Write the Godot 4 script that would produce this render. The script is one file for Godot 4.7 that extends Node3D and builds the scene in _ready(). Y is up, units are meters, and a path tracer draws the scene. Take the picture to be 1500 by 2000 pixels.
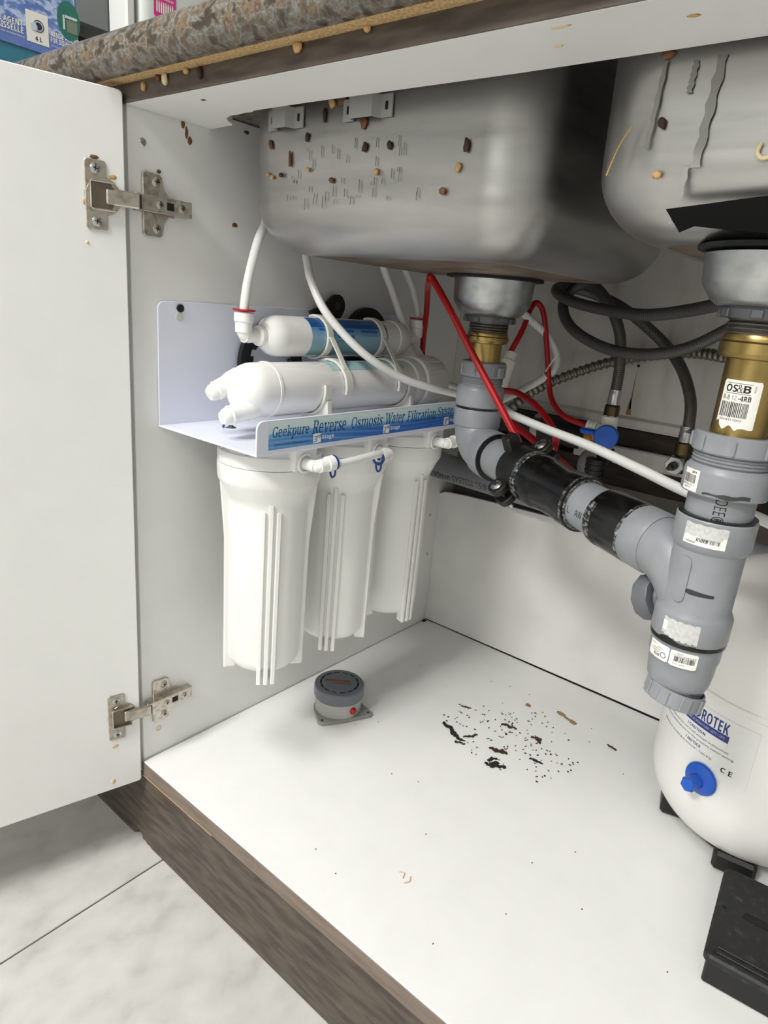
extends Node3D

# ---------------------------------------------------------------- geometry helper
class Geo:
	var v := PackedVector3Array()
	var n := PackedVector3Array()
	var u := PackedVector2Array()

	func tri(a: Vector3, b: Vector3, c: Vector3, na: Vector3, nb: Vector3, nc: Vector3, ua := Vector2.ZERO, ub := Vector2.ZERO, uc := Vector2.ZERO) -> void:
		if (b - a).cross(c - a).dot(na + nb + nc) > 0.0:
			v.append_array([a, c, b]); n.append_array([na, nc, nb]); u.append_array([ua, uc, ub])
		else:
			v.append_array([a, b, c]); n.append_array([na, nb, nc]); u.append_array([ua, ub, uc])

	func quad(a: Vector3, b: Vector3, c: Vector3, d: Vector3, nn: Vector3) -> void:
		tri(a, b, c, nn, nn, nn, Vector2(0, 1), Vector2(1, 1), Vector2(1, 0))
		tri(a, c, d, nn, nn, nn, Vector2(0, 1), Vector2(1, 0), Vector2(0, 0))

	func mesh(mat: Material = null, onto: ArrayMesh = null) -> ArrayMesh:
		var m := onto if onto else ArrayMesh.new()
		if v.is_empty():
			return m
		var a := []
		a.resize(Mesh.ARRAY_MAX)
		a[Mesh.ARRAY_VERTEX] = v
		a[Mesh.ARRAY_NORMAL] = n
		a[Mesh.ARRAY_TEX_UV] = u
		m.add_surface_from_arrays(Mesh.PRIMITIVE_TRIANGLES, a)
		if mat:
			m.surface_set_material(m.get_surface_count() - 1, mat)
		return m

	# profile of (radius, height) turned about Y of xf; edges sharper than 40 degrees stay sharp
	func lathe(p: Array, segs := 40, xf := Transform3D(), a0 := 0.0, a1 := TAU) -> Geo:
		var k := p.size()
		var seg_n := []
		for i in k - 1:
			var d: Vector2 = p[i + 1] - p[i]
			seg_n.append(Vector2(d.y, -d.x).normalized())
		var area := 0.0
		for i in k - 1:
			area += (p[i + 1].y - p[i].y) * (p[i].x + p[i + 1].x)
		var flip := 1.0 if area >= 0.0 else -1.0
		for i in k - 1:
			var n0: Vector2 = seg_n[i]
			var n1: Vector2 = seg_n[i]
			if i > 0 and seg_n[i - 1].dot(seg_n[i]) > 0.86:
				n0 = (seg_n[i - 1] + seg_n[i]).normalized()
			if i < k - 2 and seg_n[i + 1].dot(seg_n[i]) > 0.86:
				n1 = (seg_n[i + 1] + seg_n[i]).normalized()
			n0 *= flip; n1 *= flip
			for j in segs:
				var t0 := a0 + (a1 - a0) * j / segs
				var t1 := a0 + (a1 - a0) * (j + 1) / segs
				var c0 := Vector3(sin(t0), 0, cos(t0))
				var c1 := Vector3(sin(t1), 0, cos(t1))
				var A: Vector3 = xf * (c0 * p[i].x + Vector3(0, p[i].y, 0))
				var B: Vector3 = xf * (c1 * p[i].x + Vector3(0, p[i].y, 0))
				var C: Vector3 = xf * (c1 * p[i + 1].x + Vector3(0, p[i + 1].y, 0))
				var D: Vector3 = xf * (c0 * p[i + 1].x + Vector3(0, p[i + 1].y, 0))
				var nA := (xf.basis * (c0 * n0.x + Vector3(0, n0.y, 0))).normalized()
				var nB := (xf.basis * (c1 * n0.x + Vector3(0, n0.y, 0))).normalized()
				var nC := (xf.basis * (c1 * n1.x + Vector3(0, n1.y, 0))).normalized()
				var nD := (xf.basis * (c0 * n1.x + Vector3(0, n1.y, 0))).normalized()
				var u0 := float(j) / segs
				var u1 := float(j + 1) / segs
				if p[i].x > 1e-6:
					tri(A, B, C, nA, nB, nC, Vector2(u0, p[i].y), Vector2(u1, p[i].y), Vector2(u1, p[i + 1].y))
				if p[i + 1].x > 1e-6:
					tri(A, C, D, nA, nC, nD, Vector2(u0, p[i].y), Vector2(u1, p[i + 1].y), Vector2(u0, p[i + 1].y))
		return self

	static func smooth(pts: Array, per := 8) -> Array:
		var out := []
		var k := pts.size()
		for i in k - 1:
			var p0: Vector3 = pts[max(i - 1, 0)]
			var p3: Vector3 = pts[min(i + 2, k - 1)]
			for j in per:
				out.append((pts[i] as Vector3).cubic_interpolate(pts[i + 1], p0, p3, float(j) / per))
		out.append(pts[k - 1])
		return out

	# swept round tube; bump(length) scales the radius
	func tube(pts: Array, r: float, segs := 14, bump = null, r_end := -1.0) -> Geo:
		var k := pts.size()
		var T := []
		for i in k:
			T.append(((pts[min(i + 1, k - 1)] as Vector3) - (pts[max(i - 1, 0)] as Vector3)).normalized())
		var side: Vector3 = T[0].cross(Vector3(0.31, 0.2, 0.93)).normalized()
		var rings := []
		var nrm := []
		var run := 0.0
		var lens := []
		for i in k:
			side = (side - T[i] * side.dot(T[i])).normalized()
			var up: Vector3 = T[i].cross(side)
			if i > 0:
				run += (pts[i] as Vector3).distance_to(pts[i - 1])
			lens.append(run)
			var rr := r
			var slope := 0.0
			if r_end > 0.0:
				rr = lerpf(r, r_end, float(i) / (k - 1))
			if bump != null:
				slope = rr * (bump.call(run + 0.0001) - bump.call(run - 0.0001)) / 0.0002
				rr *= bump.call(run)
			var ring := []
			var rn := []
			for j in segs:
				var a := TAU * j / segs
				var d: Vector3 = side * cos(a) + up * sin(a)
				ring.append(pts[i] + d * rr); rn.append((d - T[i] * slope).normalized())
			rings.append(ring); nrm.append(rn)
		for i in k - 1:
			for j in segs:
				var j1 := (j + 1) % segs
				var u0 := float(j) / segs
				var u1 := float(j + 1) / segs
				tri(rings[i][j], rings[i][j1], rings[i + 1][j1], nrm[i][j], nrm[i][j1], nrm[i + 1][j1], Vector2(u0, lens[i]), Vector2(u1, lens[i]), Vector2(u1, lens[i + 1]))
				tri(rings[i][j], rings[i + 1][j1], rings[i + 1][j], nrm[i][j], nrm[i + 1][j1], nrm[i + 1][j], Vector2(u0, lens[i]), Vector2(u1, lens[i + 1]), Vector2(u0, lens[i + 1]))
		for e in [0, k - 1]:
			var nn: Vector3 = -T[0] if e == 0 else T[k - 1]
			for j in segs:
				tri(pts[e], rings[e][j], rings[e][(j + 1) % segs], nn, nn, nn)
		return self

	# chamfered box about c
	func box(c: Vector3, size: Vector3, bev := 0.001, xf := Transform3D()) -> Geo:
		var h := size * 0.5
		var b := minf(bev, minf(h.x, minf(h.y, h.z)) * 0.9)
		var corner := func(s: Array, ax: int) -> Vector3:
			var q := Vector3.ZERO
			for i in 3:
				q[i] = s[i] * (h[i] if i == ax else h[i] - b)
			return xf * (c + q)
		for ax in 3:
			var b1 := (ax + 1) % 3
			var b2 := (ax + 2) % 3
			for sg in [-1, 1]:
				var nn := Vector3.ZERO
				nn[ax] = sg
				nn = (xf.basis * nn).normalized()
				var cs := []
				for w in [[-1, -1], [1, -1], [1, 1], [-1, 1]]:
					var s := [0, 0, 0]
					s[ax] = sg; s[b1] = w[0]; s[b2] = w[1]
					cs.append(corner.call(s, ax))
				quad(cs[0], cs[1], cs[2], cs[3], nn)
		for ax in 3:
			var a1 := (ax + 1) % 3
			var a2 := (ax + 2) % 3
			for s1 in [-1, 1]:
				for s2 in [-1, 1]:
					var nn := Vector3.ZERO
					nn[a1] = s1; nn[a2] = s2
					nn = (xf.basis * nn).normalized()
					var s := [0, 0, 0]
					s[a1] = s1; s[a2] = s2
					var t := s.duplicate()
					s[ax] = -1; t[ax] = 1
					quad(corner.call(s, a1), corner.call(t, a1), corner.call(t, a2), corner.call(s, a2), nn)
		for sx in [-1, 1]:
			for sy in [-1, 1]:
				for sz in [-1, 1]:
					var s := [sx, sy, sz]
					var nn := (xf.basis * Vector3(sx, sy, sz)).normalized()
					tri(corner.call(s, 0), corner.call(s, 1), corner.call(s, 2), nn, nn, nn)
		return self

	# polygon in XY pushed along Z from z0 to z1, both rims chamfered by bev
	func prism(poly: PackedVector2Array, z0: float, z1: float, bev := 0.0, xf := Transform3D()) -> Geo:
		if Geometry2D.is_polygon_clockwise(poly):
			poly.reverse()
		var k := poly.size()
		var ins := PackedVector2Array()
		var en := []
		for i in k:
			var d := (poly[(i + 1) % k] - poly[i]).normalized()
			en.append(Vector2(d.y, -d.x))
		for i in k:
			var m: Vector2 = (en[i] + en[(i + k - 1) % k])
			m = m.normalized() if m.length() > 1e-4 else en[i]
			ins.append(poly[i] - m * bev / maxf(0.35, m.dot(en[i])))
		var zl := [z0, z0 + bev, z1 - bev, z1]
		var tris := Geometry2D.triangulate_polygon(ins)
		for i in range(0, tris.size(), 3):
			for e in [[z0, -1.0], [z1, 1.0]]:
				var q := []
				for j in 3:
					var w := ins[tris[i + j]]
					q.append(xf * Vector3(w.x, w.y, e[0]))
				var nn := (xf.basis * Vector3(0, 0, e[1])).normalized()
				tri(q[0], q[1], q[2], nn, nn, nn)
		for i in k:
			var i1 := (i + 1) % k
			var nn := (xf.basis * Vector3(en[i].x, en[i].y, 0)).normalized()
			var na := nn
			var nb := nn
			if en[i].dot(en[(i + k - 1) % k]) > 0.75:
				var w: Vector2 = (en[i] + en[(i + k - 1) % k]).normalized()
				na = (xf.basis * Vector3(w.x, w.y, 0)).normalized()
			if en[i].dot(en[i1]) > 0.75:
				var w: Vector2 = (en[i] + en[i1]).normalized()
				nb = (xf.basis * Vector3(w.x, w.y, 0)).normalized()
			var A := xf * Vector3(poly[i].x, poly[i].y, zl[1])
			var B := xf * Vector3(poly[i1].x, poly[i1].y, zl[1])
			var Cc := xf * Vector3(poly[i1].x, poly[i1].y, zl[2])
			var D := xf * Vector3(poly[i].x, poly[i].y, zl[2])
			tri(A, B, Cc, na, nb, nb)
			tri(A, Cc, D, na, nb, na)
			if bev > 0.0:
				for e in [[zl[1], z0, -1.0], [zl[2], z1, 1.0]]:
					var bn := (nn + (xf.basis * Vector3(0, 0, e[2])).normalized()).normalized()
					quad(xf * Vector3(poly[i].x, poly[i].y, e[0]), xf * Vector3(poly[i1].x, poly[i1].y, e[0]), xf * Vector3(ins[i1].x, ins[i1].y, e[1]), xf * Vector3(ins[i].x, ins[i].y, e[1]), bn)
		return self

	# lettering w by h about the origin of a map from (u, v) to [position, normal]
	func text(s: String, w: float, h: float, map: Callable, font: Font, c := Vector2.ZERO, rot := 0.0, slant := 0.0) -> Geo:
		var tm := TextMesh.new()
		tm.text = s
		tm.font = font
		tm.font_size = 32
		tm.pixel_size = 0.01
		tm.depth = 0.0
		tm.curve_step = 3.0
		if tm.get_surface_count() == 0:
			return self
		var a := tm.surface_get_arrays(0)
		var vs: PackedVector3Array = a[Mesh.ARRAY_VERTEX]
		var idx = a[Mesh.ARRAY_INDEX]
		var lo := Vector2(1e9, 1e9)
		var hi := -lo
		for p in vs:
			lo = Vector2(minf(lo.x, p.x), minf(lo.y, p.y)); hi = Vector2(maxf(hi.x, p.x), maxf(hi.y, p.y))
		var order := []
		if idx == null or idx.size() == 0:
			order = range(vs.size())
		else:
			order = Array(idx)
		for i in range(0, order.size(), 3):
			var q := []
			for j in 3:
				var p := vs[order[i + j]]
				var w2 := Vector2(((p.x - lo.x) / (hi.x - lo.x) - 0.5) * w, ((p.y - lo.y) / (hi.y - lo.y) - 0.5) * h)
				w2.x += w2.y * slant
				q.append(map.call(c + w2.rotated(rot)))
			tri(q[0][0], q[1][0], q[2][0], q[0][1], q[1][1], q[2][1])
		return self

	# flat-printed rectangle laid on a map, cut in columns so that it can bend
	func patch(c: Vector2, w: float, h: float, map: Callable, cols := 10, edge = null) -> Geo:
		for i in cols:
			var t0 := float(i) / cols
			var t1 := float(i + 1) / cols
			var x0 := c.x + (t0 - 0.5) * w
			var x1 := c.x + (t1 - 0.5) * w
			var lo0 := -0.5; var hi0 := 0.5; var lo1 := -0.5; var hi1 := 0.5
			if edge != null:
				var e0: Vector2 = edge.call(t0); var e1: Vector2 = edge.call(t1)
				lo0 = e0.x; hi0 = e0.y; lo1 = e1.x; hi1 = e1.y
			var A = map.call(Vector2(x0, c.y + lo0 * h)); var B = map.call(Vector2(x1, c.y + lo1 * h))
			var C = map.call(Vector2(x1, c.y + hi1 * h)); var D = map.call(Vector2(x0, c.y + hi0 * h))
			tri(A[0], B[0], C[0], A[1], B[1], C[1], Vector2(t0, 0.5 - lo0), Vector2(t1, 0.5 - lo1), Vector2(t1, 0.5 - hi1))
			tri(A[0], C[0], D[0], A[1], C[1], D[1], Vector2(t0, 0.5 - lo0), Vector2(t1, 0.5 - hi1), Vector2(t0, 0.5 - hi0))
		return self

	# small lumpy blob
	func blob(c: Vector3, r: Vector3, sd: int, basis := Basis()) -> Geo:
		var rng := RandomNumberGenerator.new()
		rng.seed = sd
		var off := []
		for i in 60:
			off.append(rng.randf_range(0.72, 1.15))
		var P := func(i: int, j: int) -> Vector3:
			var th := PI * i / 5.0
			var ph := TAU * (j % 8) / 8.0
			var k: float = off[i * 8 + (j % 8)] if i > 0 and i < 5 else 0.9
			return Vector3(sin(th) * cos(ph), cos(th), sin(th) * sin(ph)) * k
		for i in 5:
			for j in 8:
				var q := [P.call(i, j), P.call(i, j + 1), P.call(i + 1, j + 1), P.call(i + 1, j)]
				var w := []
				var nn := []
				for e in q:
					w.append(c + basis * (e * r)); nn.append((basis * (e / r)).normalized())
				tri(w[0], w[1], w[2], nn[0], nn[1], nn[2])
				tri(w[0], w[2], w[3], nn[0], nn[2], nn[3])
		return self


# ---------------------------------------------------------------- scene helpers
var W := {}
var used := {}
var M := {}
var sans: SystemFont
var sans_bold: SystemFont
var serif: SystemFont


func numbered(s: String) -> String:
	used[s] = used.get(s, -1) + 1
	return s if used[s] == 0 else "%s_%03d" % [s, used[s]]


func thing(called: String, label: String, category: String, at := Vector3.ZERO, group := "") -> Node3D:
	var o := Node3D.new()
	o.name = numbered(called)
	add_child(o)
	o.position = at
	W[o] = Transform3D(Basis(), at)
	tag(o, label, category, group)
	return o


func tag(o: Node3D, label: String, category: String, group := "") -> void:
	o.set_meta("label", label)
	o.set_meta("category", category)
	if group:
		o.set_meta("group", group)


func part(called: String, mesh: Mesh, mat: Material, parent: Node3D = null, xf := Transform3D(), label := "") -> MeshInstance3D:
	var o := MeshInstance3D.new()
	o.mesh = mesh
	if mat:
		o.material_override = mat
	if parent:
		o.name = called
		parent.add_child(o, true)
		o.transform = (W[parent] as Transform3D).affine_inverse() * xf
	else:
		o.name = numbered(called)
		add_child(o)
		o.transform = xf
	W[o] = xf
	if label:
		o.set_meta("label", label)
	o.cast_shadow = GeometryInstance3D.SHADOW_CASTING_SETTING_ON
	return o


func struct(called: String, mesh: Mesh, mat: Material) -> MeshInstance3D:
	var o := part(called, mesh, mat)
	o.set_meta("kind", "structure")
	return o


# frame at p whose Y runs along dir
func frame(p: Vector3, dir: Vector3, hint := Vector3(0.123, 0.2, 0.97)) -> Transform3D:
	var y := dir.normalized()
	var x := y.cross(hint).normalized()
	return Transform3D(Basis(x, y, x.cross(y)), p)


func cyl_map(p: Vector3, axis: Vector3, facing: Vector3, r: float) -> Callable:
	var a := axis.normalized()
	var e := (facing - a * facing.dot(a)).normalized()
	var s := a.cross(e)
	return func(q: Vector2) -> Array:
		var t := q.x / r
		var d := e * cos(t) + s * sin(t)
		return [p + a * q.y + d * r, d]


func flat_map(p: Vector3, right: Vector3, up: Vector3) -> Callable:
	var nn := right.cross(up).normalized()
	return func(q: Vector2) -> Array:
		return [p + right * q.x + up * q.y, nn]


func mat(c: Color, rough := 0.5, metal := 0.0, spec := 0.5) -> StandardMaterial3D:
	var m := StandardMaterial3D.new()
	m.albedo_color = c
	m.roughness = rough
	m.metallic = metal
	m.metallic_specular = spec
	return m


func c8(r: int, g: int, b: int) -> Color:
	return Color8(r, g, b)


func noise_tex(sd: int, freq: float, stops: Array, size := 512, octaves := 4, kind := FastNoiseLite.TYPE_SIMPLEX_SMOOTH, warp := 0.0) -> NoiseTexture2D:
	var f := FastNoiseLite.new()
	f.seed = sd
	f.frequency = freq
	f.noise_type = kind
	f.fractal_octaves = octaves
	if warp > 0.0:
		f.domain_warp_enabled = true
		f.domain_warp_amplitude = warp
		f.domain_warp_frequency = freq * 1.5
	var g := Gradient.new()
	g.offsets = PackedFloat32Array(stops.map(func(s): return s[0]))
	g.colors = PackedColorArray(stops.map(func(s): return s[1]))
	var t := NoiseTexture2D.new()
	t.width = size
	t.height = size
	t.seamless = true
	t.noise = f
	t.color_ramp = g
	return t


func tri_mat(t: Texture2D, scale: Vector3, rough: float, metal := 0.0, spec := 0.5) -> StandardMaterial3D:
	var m := mat(Color.WHITE, rough, metal, spec)
	m.albedo_texture = t
	m.uv1_triplanar = true
	m.uv1_world_triplanar = true
	m.uv1_scale = scale
	return m


func materials() -> void:
	sans = SystemFont.new(); sans.font_names = PackedStringArray(["Droid Sans"])
	sans_bold = SystemFont.new(); sans_bold.font_names = PackedStringArray(["Droid Sans"]); sans_bold.font_weight = 700
	serif = SystemFont.new(); serif.font_names = PackedStringArray(["Droid Serif"])
	M.white = tri_mat(noise_tex(3, 0.01, [[0.0, c8(230, 230, 228)], [0.5, c8(233, 233, 231)], [1.0, c8(234, 234, 233)]]), Vector3(2.2, 2.2, 2.2), 0.42)
	M.back = tri_mat(noise_tex(5, 0.008, [[0.0, c8(220, 219, 216)], [0.45, c8(228, 227, 224)], [1.0, c8(231, 230, 228)]]), Vector3(1.6, 1.6, 1.6), 0.5)
	M.stained = tri_mat(noise_tex(11, 0.009, [[0.0, c8(164, 152, 140)], [0.22, c8(190, 186, 180)], [0.5, c8(198, 195, 190)], [1.0, c8(203, 200, 196)]], 512, 5), Vector3(5.0, 1.2, 5.0), 0.6)
	M.bracket = mat(c8(228, 231, 244), 0.3)
	M.plastic = mat(c8(236, 236, 233), 0.28)
	M.gloss = mat(c8(240, 240, 237), 0.12)
	M.clip = mat(c8(232, 231, 222), 0.4)
	M.tube_white = mat(c8(232, 232, 230), 0.3)
	M.red = mat(c8(172, 18, 24), 0.3)
	M.blue = mat(c8(20, 86, 190), 0.4)
	M.navy = mat(c8(24, 58, 128), 0.4)
	M.black = mat(c8(14, 14, 15), 0.5)
	M.abs = mat(c8(9, 9, 10), 0.22)
	M.rubber = mat(c8(20, 20, 20), 0.7)
	M.pvc = tri_mat(noise_tex(21, 0.012, [[0.0, c8(130, 133, 138)], [0.5, c8(139, 142, 147)], [1.0, c8(145, 148, 153)]]), Vector3(6, 6, 6), 0.38)
	M.pvc_dark = mat(c8(96, 99, 104), 0.45)
	M.pvc_wall = mat(c8(134, 137, 141), 0.5)
	M.cement = tri_mat(noise_tex(24, 0.05, [[0.0, c8(20, 20, 21)], [0.54, c8(26, 26, 27)], [0.66, c8(140, 142, 145)], [1.0, c8(205, 207, 209)]], 256, 5), Vector3(16, 16, 16), 0.4)
	M.brass = tri_mat(noise_tex(31, 0.01, [[0.0, c8(128, 106, 62)], [0.5, c8(166, 142, 88)], [1.0, c8(190, 166, 112)]]), Vector3(5, 2.2, 5), 0.3, 1.0)
	M.zinc = tri_mat(noise_tex(33, 0.02, [[0.0, c8(150, 153, 155)], [0.5, c8(178, 180, 181)], [1.0, c8(200, 201, 201)]]), Vector3(5, 5, 5), 0.36, 1.0)
	M.nickel = tri_mat(noise_tex(34, 0.02, [[0.0, c8(150, 142, 130)], [0.5, c8(196, 189, 178)], [1.0, c8(212, 206, 196)]]), Vector3(9, 9, 9), 0.3, 1.0)
	M.steel = tri_mat(noise_tex(35, 0.006, [[0.0, c8(150, 149, 148)], [0.35, c8(172, 171, 169)], [0.6, c8(180, 179, 177)], [1.0, c8(194, 193, 190)]], 1024, 6, FastNoiseLite.TYPE_SIMPLEX_SMOOTH, 10.0), Vector3(0.7, 4.5, 0.7), 0.4, 1.0)
	M.steel.roughness_texture = noise_tex(36, 0.012, [[0.0, Color(0.3, 0.3, 0.3)], [1.0, Color(0.48, 0.48, 0.48)]])
	M.steel.roughness = 1.0
	M.steel_base = tri_mat(noise_tex(37, 0.012, [[0.0, c8(96, 80, 64)], [0.4, c8(132, 116, 100)], [1.0, c8(156, 146, 134)]], 512, 5), Vector3(3, 3, 3), 0.5, 0.85)
	M.screw = mat(c8(190, 190, 190), 0.25, 1.0)
	M.dark_hole = mat(c8(14, 14, 14), 0.8)
	M.wood = tri_mat(noise_tex(41, 0.016, [[0.0, c8(52, 45, 40)], [0.35, c8(70, 61, 54)], [0.6, c8(84, 74, 66)], [1.0, c8(98, 87, 78)]], 1024, 5, FastNoiseLite.TYPE_SIMPLEX_SMOOTH, 30.0), Vector3(0.9, 4.5, 4.5), 0.5)
	M.band = tri_mat(noise_tex(42, 0.02, [[0.0, c8(104, 90, 80)], [0.5, c8(122, 108, 97)], [1.0, c8(132, 118, 106)]]), Vector3(1.2, 9, 9), 0.5)
	M.chip = tri_mat(noise_tex(43, 0.09, [[0.0, c8(150, 118, 78)], [0.5, c8(196, 164, 116)], [1.0, c8(218, 190, 144)]]), Vector3(6, 6, 6), 0.9)
	M.laminate = tri_mat(noise_tex(44, 0.011, [[0.0, c8(34, 30, 26)], [0.3, c8(66, 57, 48)], [0.42, c8(102, 92, 78)], [0.49, c8(116, 112, 106)], [0.535, c8(140, 147, 150)], [0.58, c8(88, 78, 66)], [0.7, c8(122, 106, 82)], [0.82, c8(80, 60, 51)], [1.0, c8(158, 142, 114)]], 1024, 6, FastNoiseLite.TYPE_SIMPLEX_SMOOTH, 30.0), Vector3(4.2, 6.0, 6.0), 0.36)
	M.brown = mat(c8(112, 72, 42), 0.55)
	M.dark_brown = mat(c8(58, 34, 26), 0.55)
	M.tan = mat(c8(198, 158, 104), 0.6)
	M.cream = mat(c8(222, 204, 166), 0.7)
	M.soot = mat(c8(28, 25, 23), 0.85)
	M.label = mat(c8(236, 235, 228), 0.5)
	M.torn = tri_mat(noise_tex(47, 0.05, [[0.0, c8(178, 179, 178)], [0.5, c8(196, 197, 195)], [1.0, c8(214, 213, 208)]]), Vector3(9, 9, 9), 0.6)
	M.ink = mat(c8(24, 24, 26), 0.6)
	M.faded = mat(c8(120, 120, 118), 0.6)
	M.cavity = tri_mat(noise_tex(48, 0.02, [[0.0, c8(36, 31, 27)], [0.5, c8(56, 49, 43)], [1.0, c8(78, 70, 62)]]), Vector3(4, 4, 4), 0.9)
	M.beam = tri_mat(noise_tex(49, 0.02, [[0.0, c8(30, 23, 19)], [0.5, c8(52, 41, 34)], [1.0, c8(72, 58, 48)]]), Vector3(1.5, 8, 8), 0.85)
	M.tank = mat(c8(233, 232, 229), 0.25)
	M.wall = mat(c8(196, 197, 195), 0.8)
	M.ceiling = mat(c8(236, 236, 234), 0.9)
	M.grout = mat(c8(120, 116, 108), 0.9)


# ---------------------------------------------------------------- build
func _ready() -> void:
	# camera
	var cam := Camera3D.new()
	cam.name = "camera"
	cam.fov = 74.923
	cam.near = 0.02
	cam.far = 40.0
	add_child(cam)
	cam.transform = Transform3D(Basis(Vector3(0.76470676, 0.0855872, -0.63866925), Vector3(-0.25541591, 0.95021379, -0.17848382), Vector3(0.59159639, 0.29961407, 0.74849523)).orthonormalized(), Vector3(0.68540012, 0.60634121, 0.39936012))
	cam.current = true
	# sky, exposure
	var env := Environment.new()
	env.background_mode = Environment.BG_COLOR
	env.background_color = Color(0.5, 0.52, 0.55)
	env.tonemap_mode = Environment.TONE_MAPPER_LINEAR
	env.tonemap_exposure = 0.262
	env.sdfgi_enabled = true
	env.ssao_enabled = true
	env.ssil_enabled = true
	var we := WorldEnvironment.new()
	we.name = "world_environment"
	we.environment = env
	add_child(we)
	materials()
	# ceiling lamps, all out of view, placed to light the cabinet and door
	unseen_ceiling_lamp("unseen ceiling light panel nearest the open cabinet, placed to brighten the front of its floor", Vector3(0.10, 2.3, 0.98), 9.0)
	unseen_ceiling_lamp("unseen ceiling light panel in the middle of the room, placed to light the inside of the cabinet", Vector3(0.2, 2.3, 2.1), 30.0)
	unseen_ceiling_lamp("unseen dim ceiling light panel placed to light the cabinet from the right side of the room", Vector3(1.7, 2.3, 2.5), 4.0)

	room()
	cabinet()
	countertop()
	sink()
	strainers()
	drain()
	filter()
	tank()
	plumbing()
	tubes()
	small_things()
	counter_things()
	residue()


func unseen_ceiling_lamp(label: String, at: Vector3, energy: float) -> void:
	var t := thing("unseen_ceiling_light", label, "ceiling light", at, "unseen ceiling light panels")
	var fr := Geo.new()
	for s in [-1, 1]:
		fr.box(at + Vector3(s * 0.31, -0.01, 0), Vector3(0.02, 0.02, 0.64), 0.002)
		fr.box(at + Vector3(0, -0.01, s * 0.31), Vector3(0.60, 0.02, 0.02), 0.002)
	part("frame", fr.mesh(), mat(c8(220, 220, 218), 0.5), t)
	var e := mat(c8(250, 250, 248), 0.6)
	e.emission_enabled = true
	e.emission = Color(1.0, 0.995, 0.98)
	e.emission_energy_multiplier = 3.0
	part("diffuser", Geo.new().box(at + Vector3(0, -0.006, 0), Vector3(0.6, 0.006, 0.6), 0.001).mesh(), e, t)
	var l := AreaLight3D.new()
	l.name = "light"
	t.add_child(l, true)
	l.position = Vector3(0, -0.022, 0)
	l.rotation_degrees = Vector3(-90, 0, 0)
	l.area_size = Vector2(0.58, 0.58)
	l.light_color = Color(1.0, 0.995, 0.98)
	l.light_energy = energy
	l.set("area_range", 12.0)
	l.shadow_enabled = true


func room() -> void:
	var x0 := -2.2; var x1 := 2.6; var z0 := -0.72; var z1 := 2.9; var y0 := -0.14; var y1 := 2.31
	var fl := struct("floor", Geo.new().box(Vector3((x0 + x1) / 2, y0 - 0.056, (z0 + z1) / 2), Vector3(x1 - x0 + 0.2, 0.1, z1 - z0 + 0.2), 0.0).mesh(), M.grout)
	var tones := []
	for k in 3:
		tones.append(tri_mat(noise_tex(60 + k, 0.006, [[0.0, c8(174, 172, 168)], [0.35, c8(190, 189, 185)], [0.6, c8(195, 194, 190)], [1.0, c8(202, 201, 197)]], 1024, 7, FastNoiseLite.TYPE_SIMPLEX_SMOOTH, 14.0), Vector3(3.2, 3.2, 2.2), 0.45))
	var xs := [-2.2, -1.761, -1.161, -0.561, 0.039, 0.639, 1.239, 1.839, 2.6]
	var zs := [-0.72, -0.4, 0.8, 2.0, 2.9]
	var kk := 0
	for i in xs.size() - 1:
		for j in zs.size() - 1:
			var g := 0.0011
			part("floor_tile", Geo.new().box(Vector3((xs[i] + xs[i + 1]) / 2, y0 - 0.004, (zs[j] + zs[j + 1]) / 2), Vector3(xs[i + 1] - xs[i] - 2 * g, 0.008, zs[j + 1] - zs[j] - 2 * g), 0.0008).mesh(), tones[kk % 3], fl)
			kk += 1
	struct("ceiling", Geo.new().box(Vector3((x0 + x1) / 2, y1 + 0.05, (z0 + z1) / 2), Vector3(x1 - x0 + 0.2, 0.1, z1 - z0 + 0.2), 0.0).mesh(), M.ceiling)
	struct("wall_back", Geo.new().box(Vector3((x0 + x1) / 2, (y0 + y1) / 2, z0 - 0.05), Vector3(x1 - x0 + 0.2, y1 - y0, 0.1), 0.0).mesh(), M.wall)
	struct("wall_front", Geo.new().box(Vector3((x0 + x1) / 2, (y0 + y1) / 2, z1 + 0.05), Vector3(x1 - x0 + 0.2, y1 - y0, 0.1), 0.0).mesh(), M.wall)
	struct("wall_left", Geo.new().box(Vector3(x0 - 0.05, (y0 + y1) / 2, (z0 + z1) / 2), Vector3(0.1, y1 - y0, z1 - z0), 0.0).mesh(), M.wall)
	struct("wall_right", Geo.new().box(Vector3(x1 + 0.05, (y0 + y1) / 2, (z0 + z1) / 2), Vector3(0.1, y1 - y0, z1 - z0), 0.0).mesh(), M.wall)


const H := 0.7688
const DB := -0.6327


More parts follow.
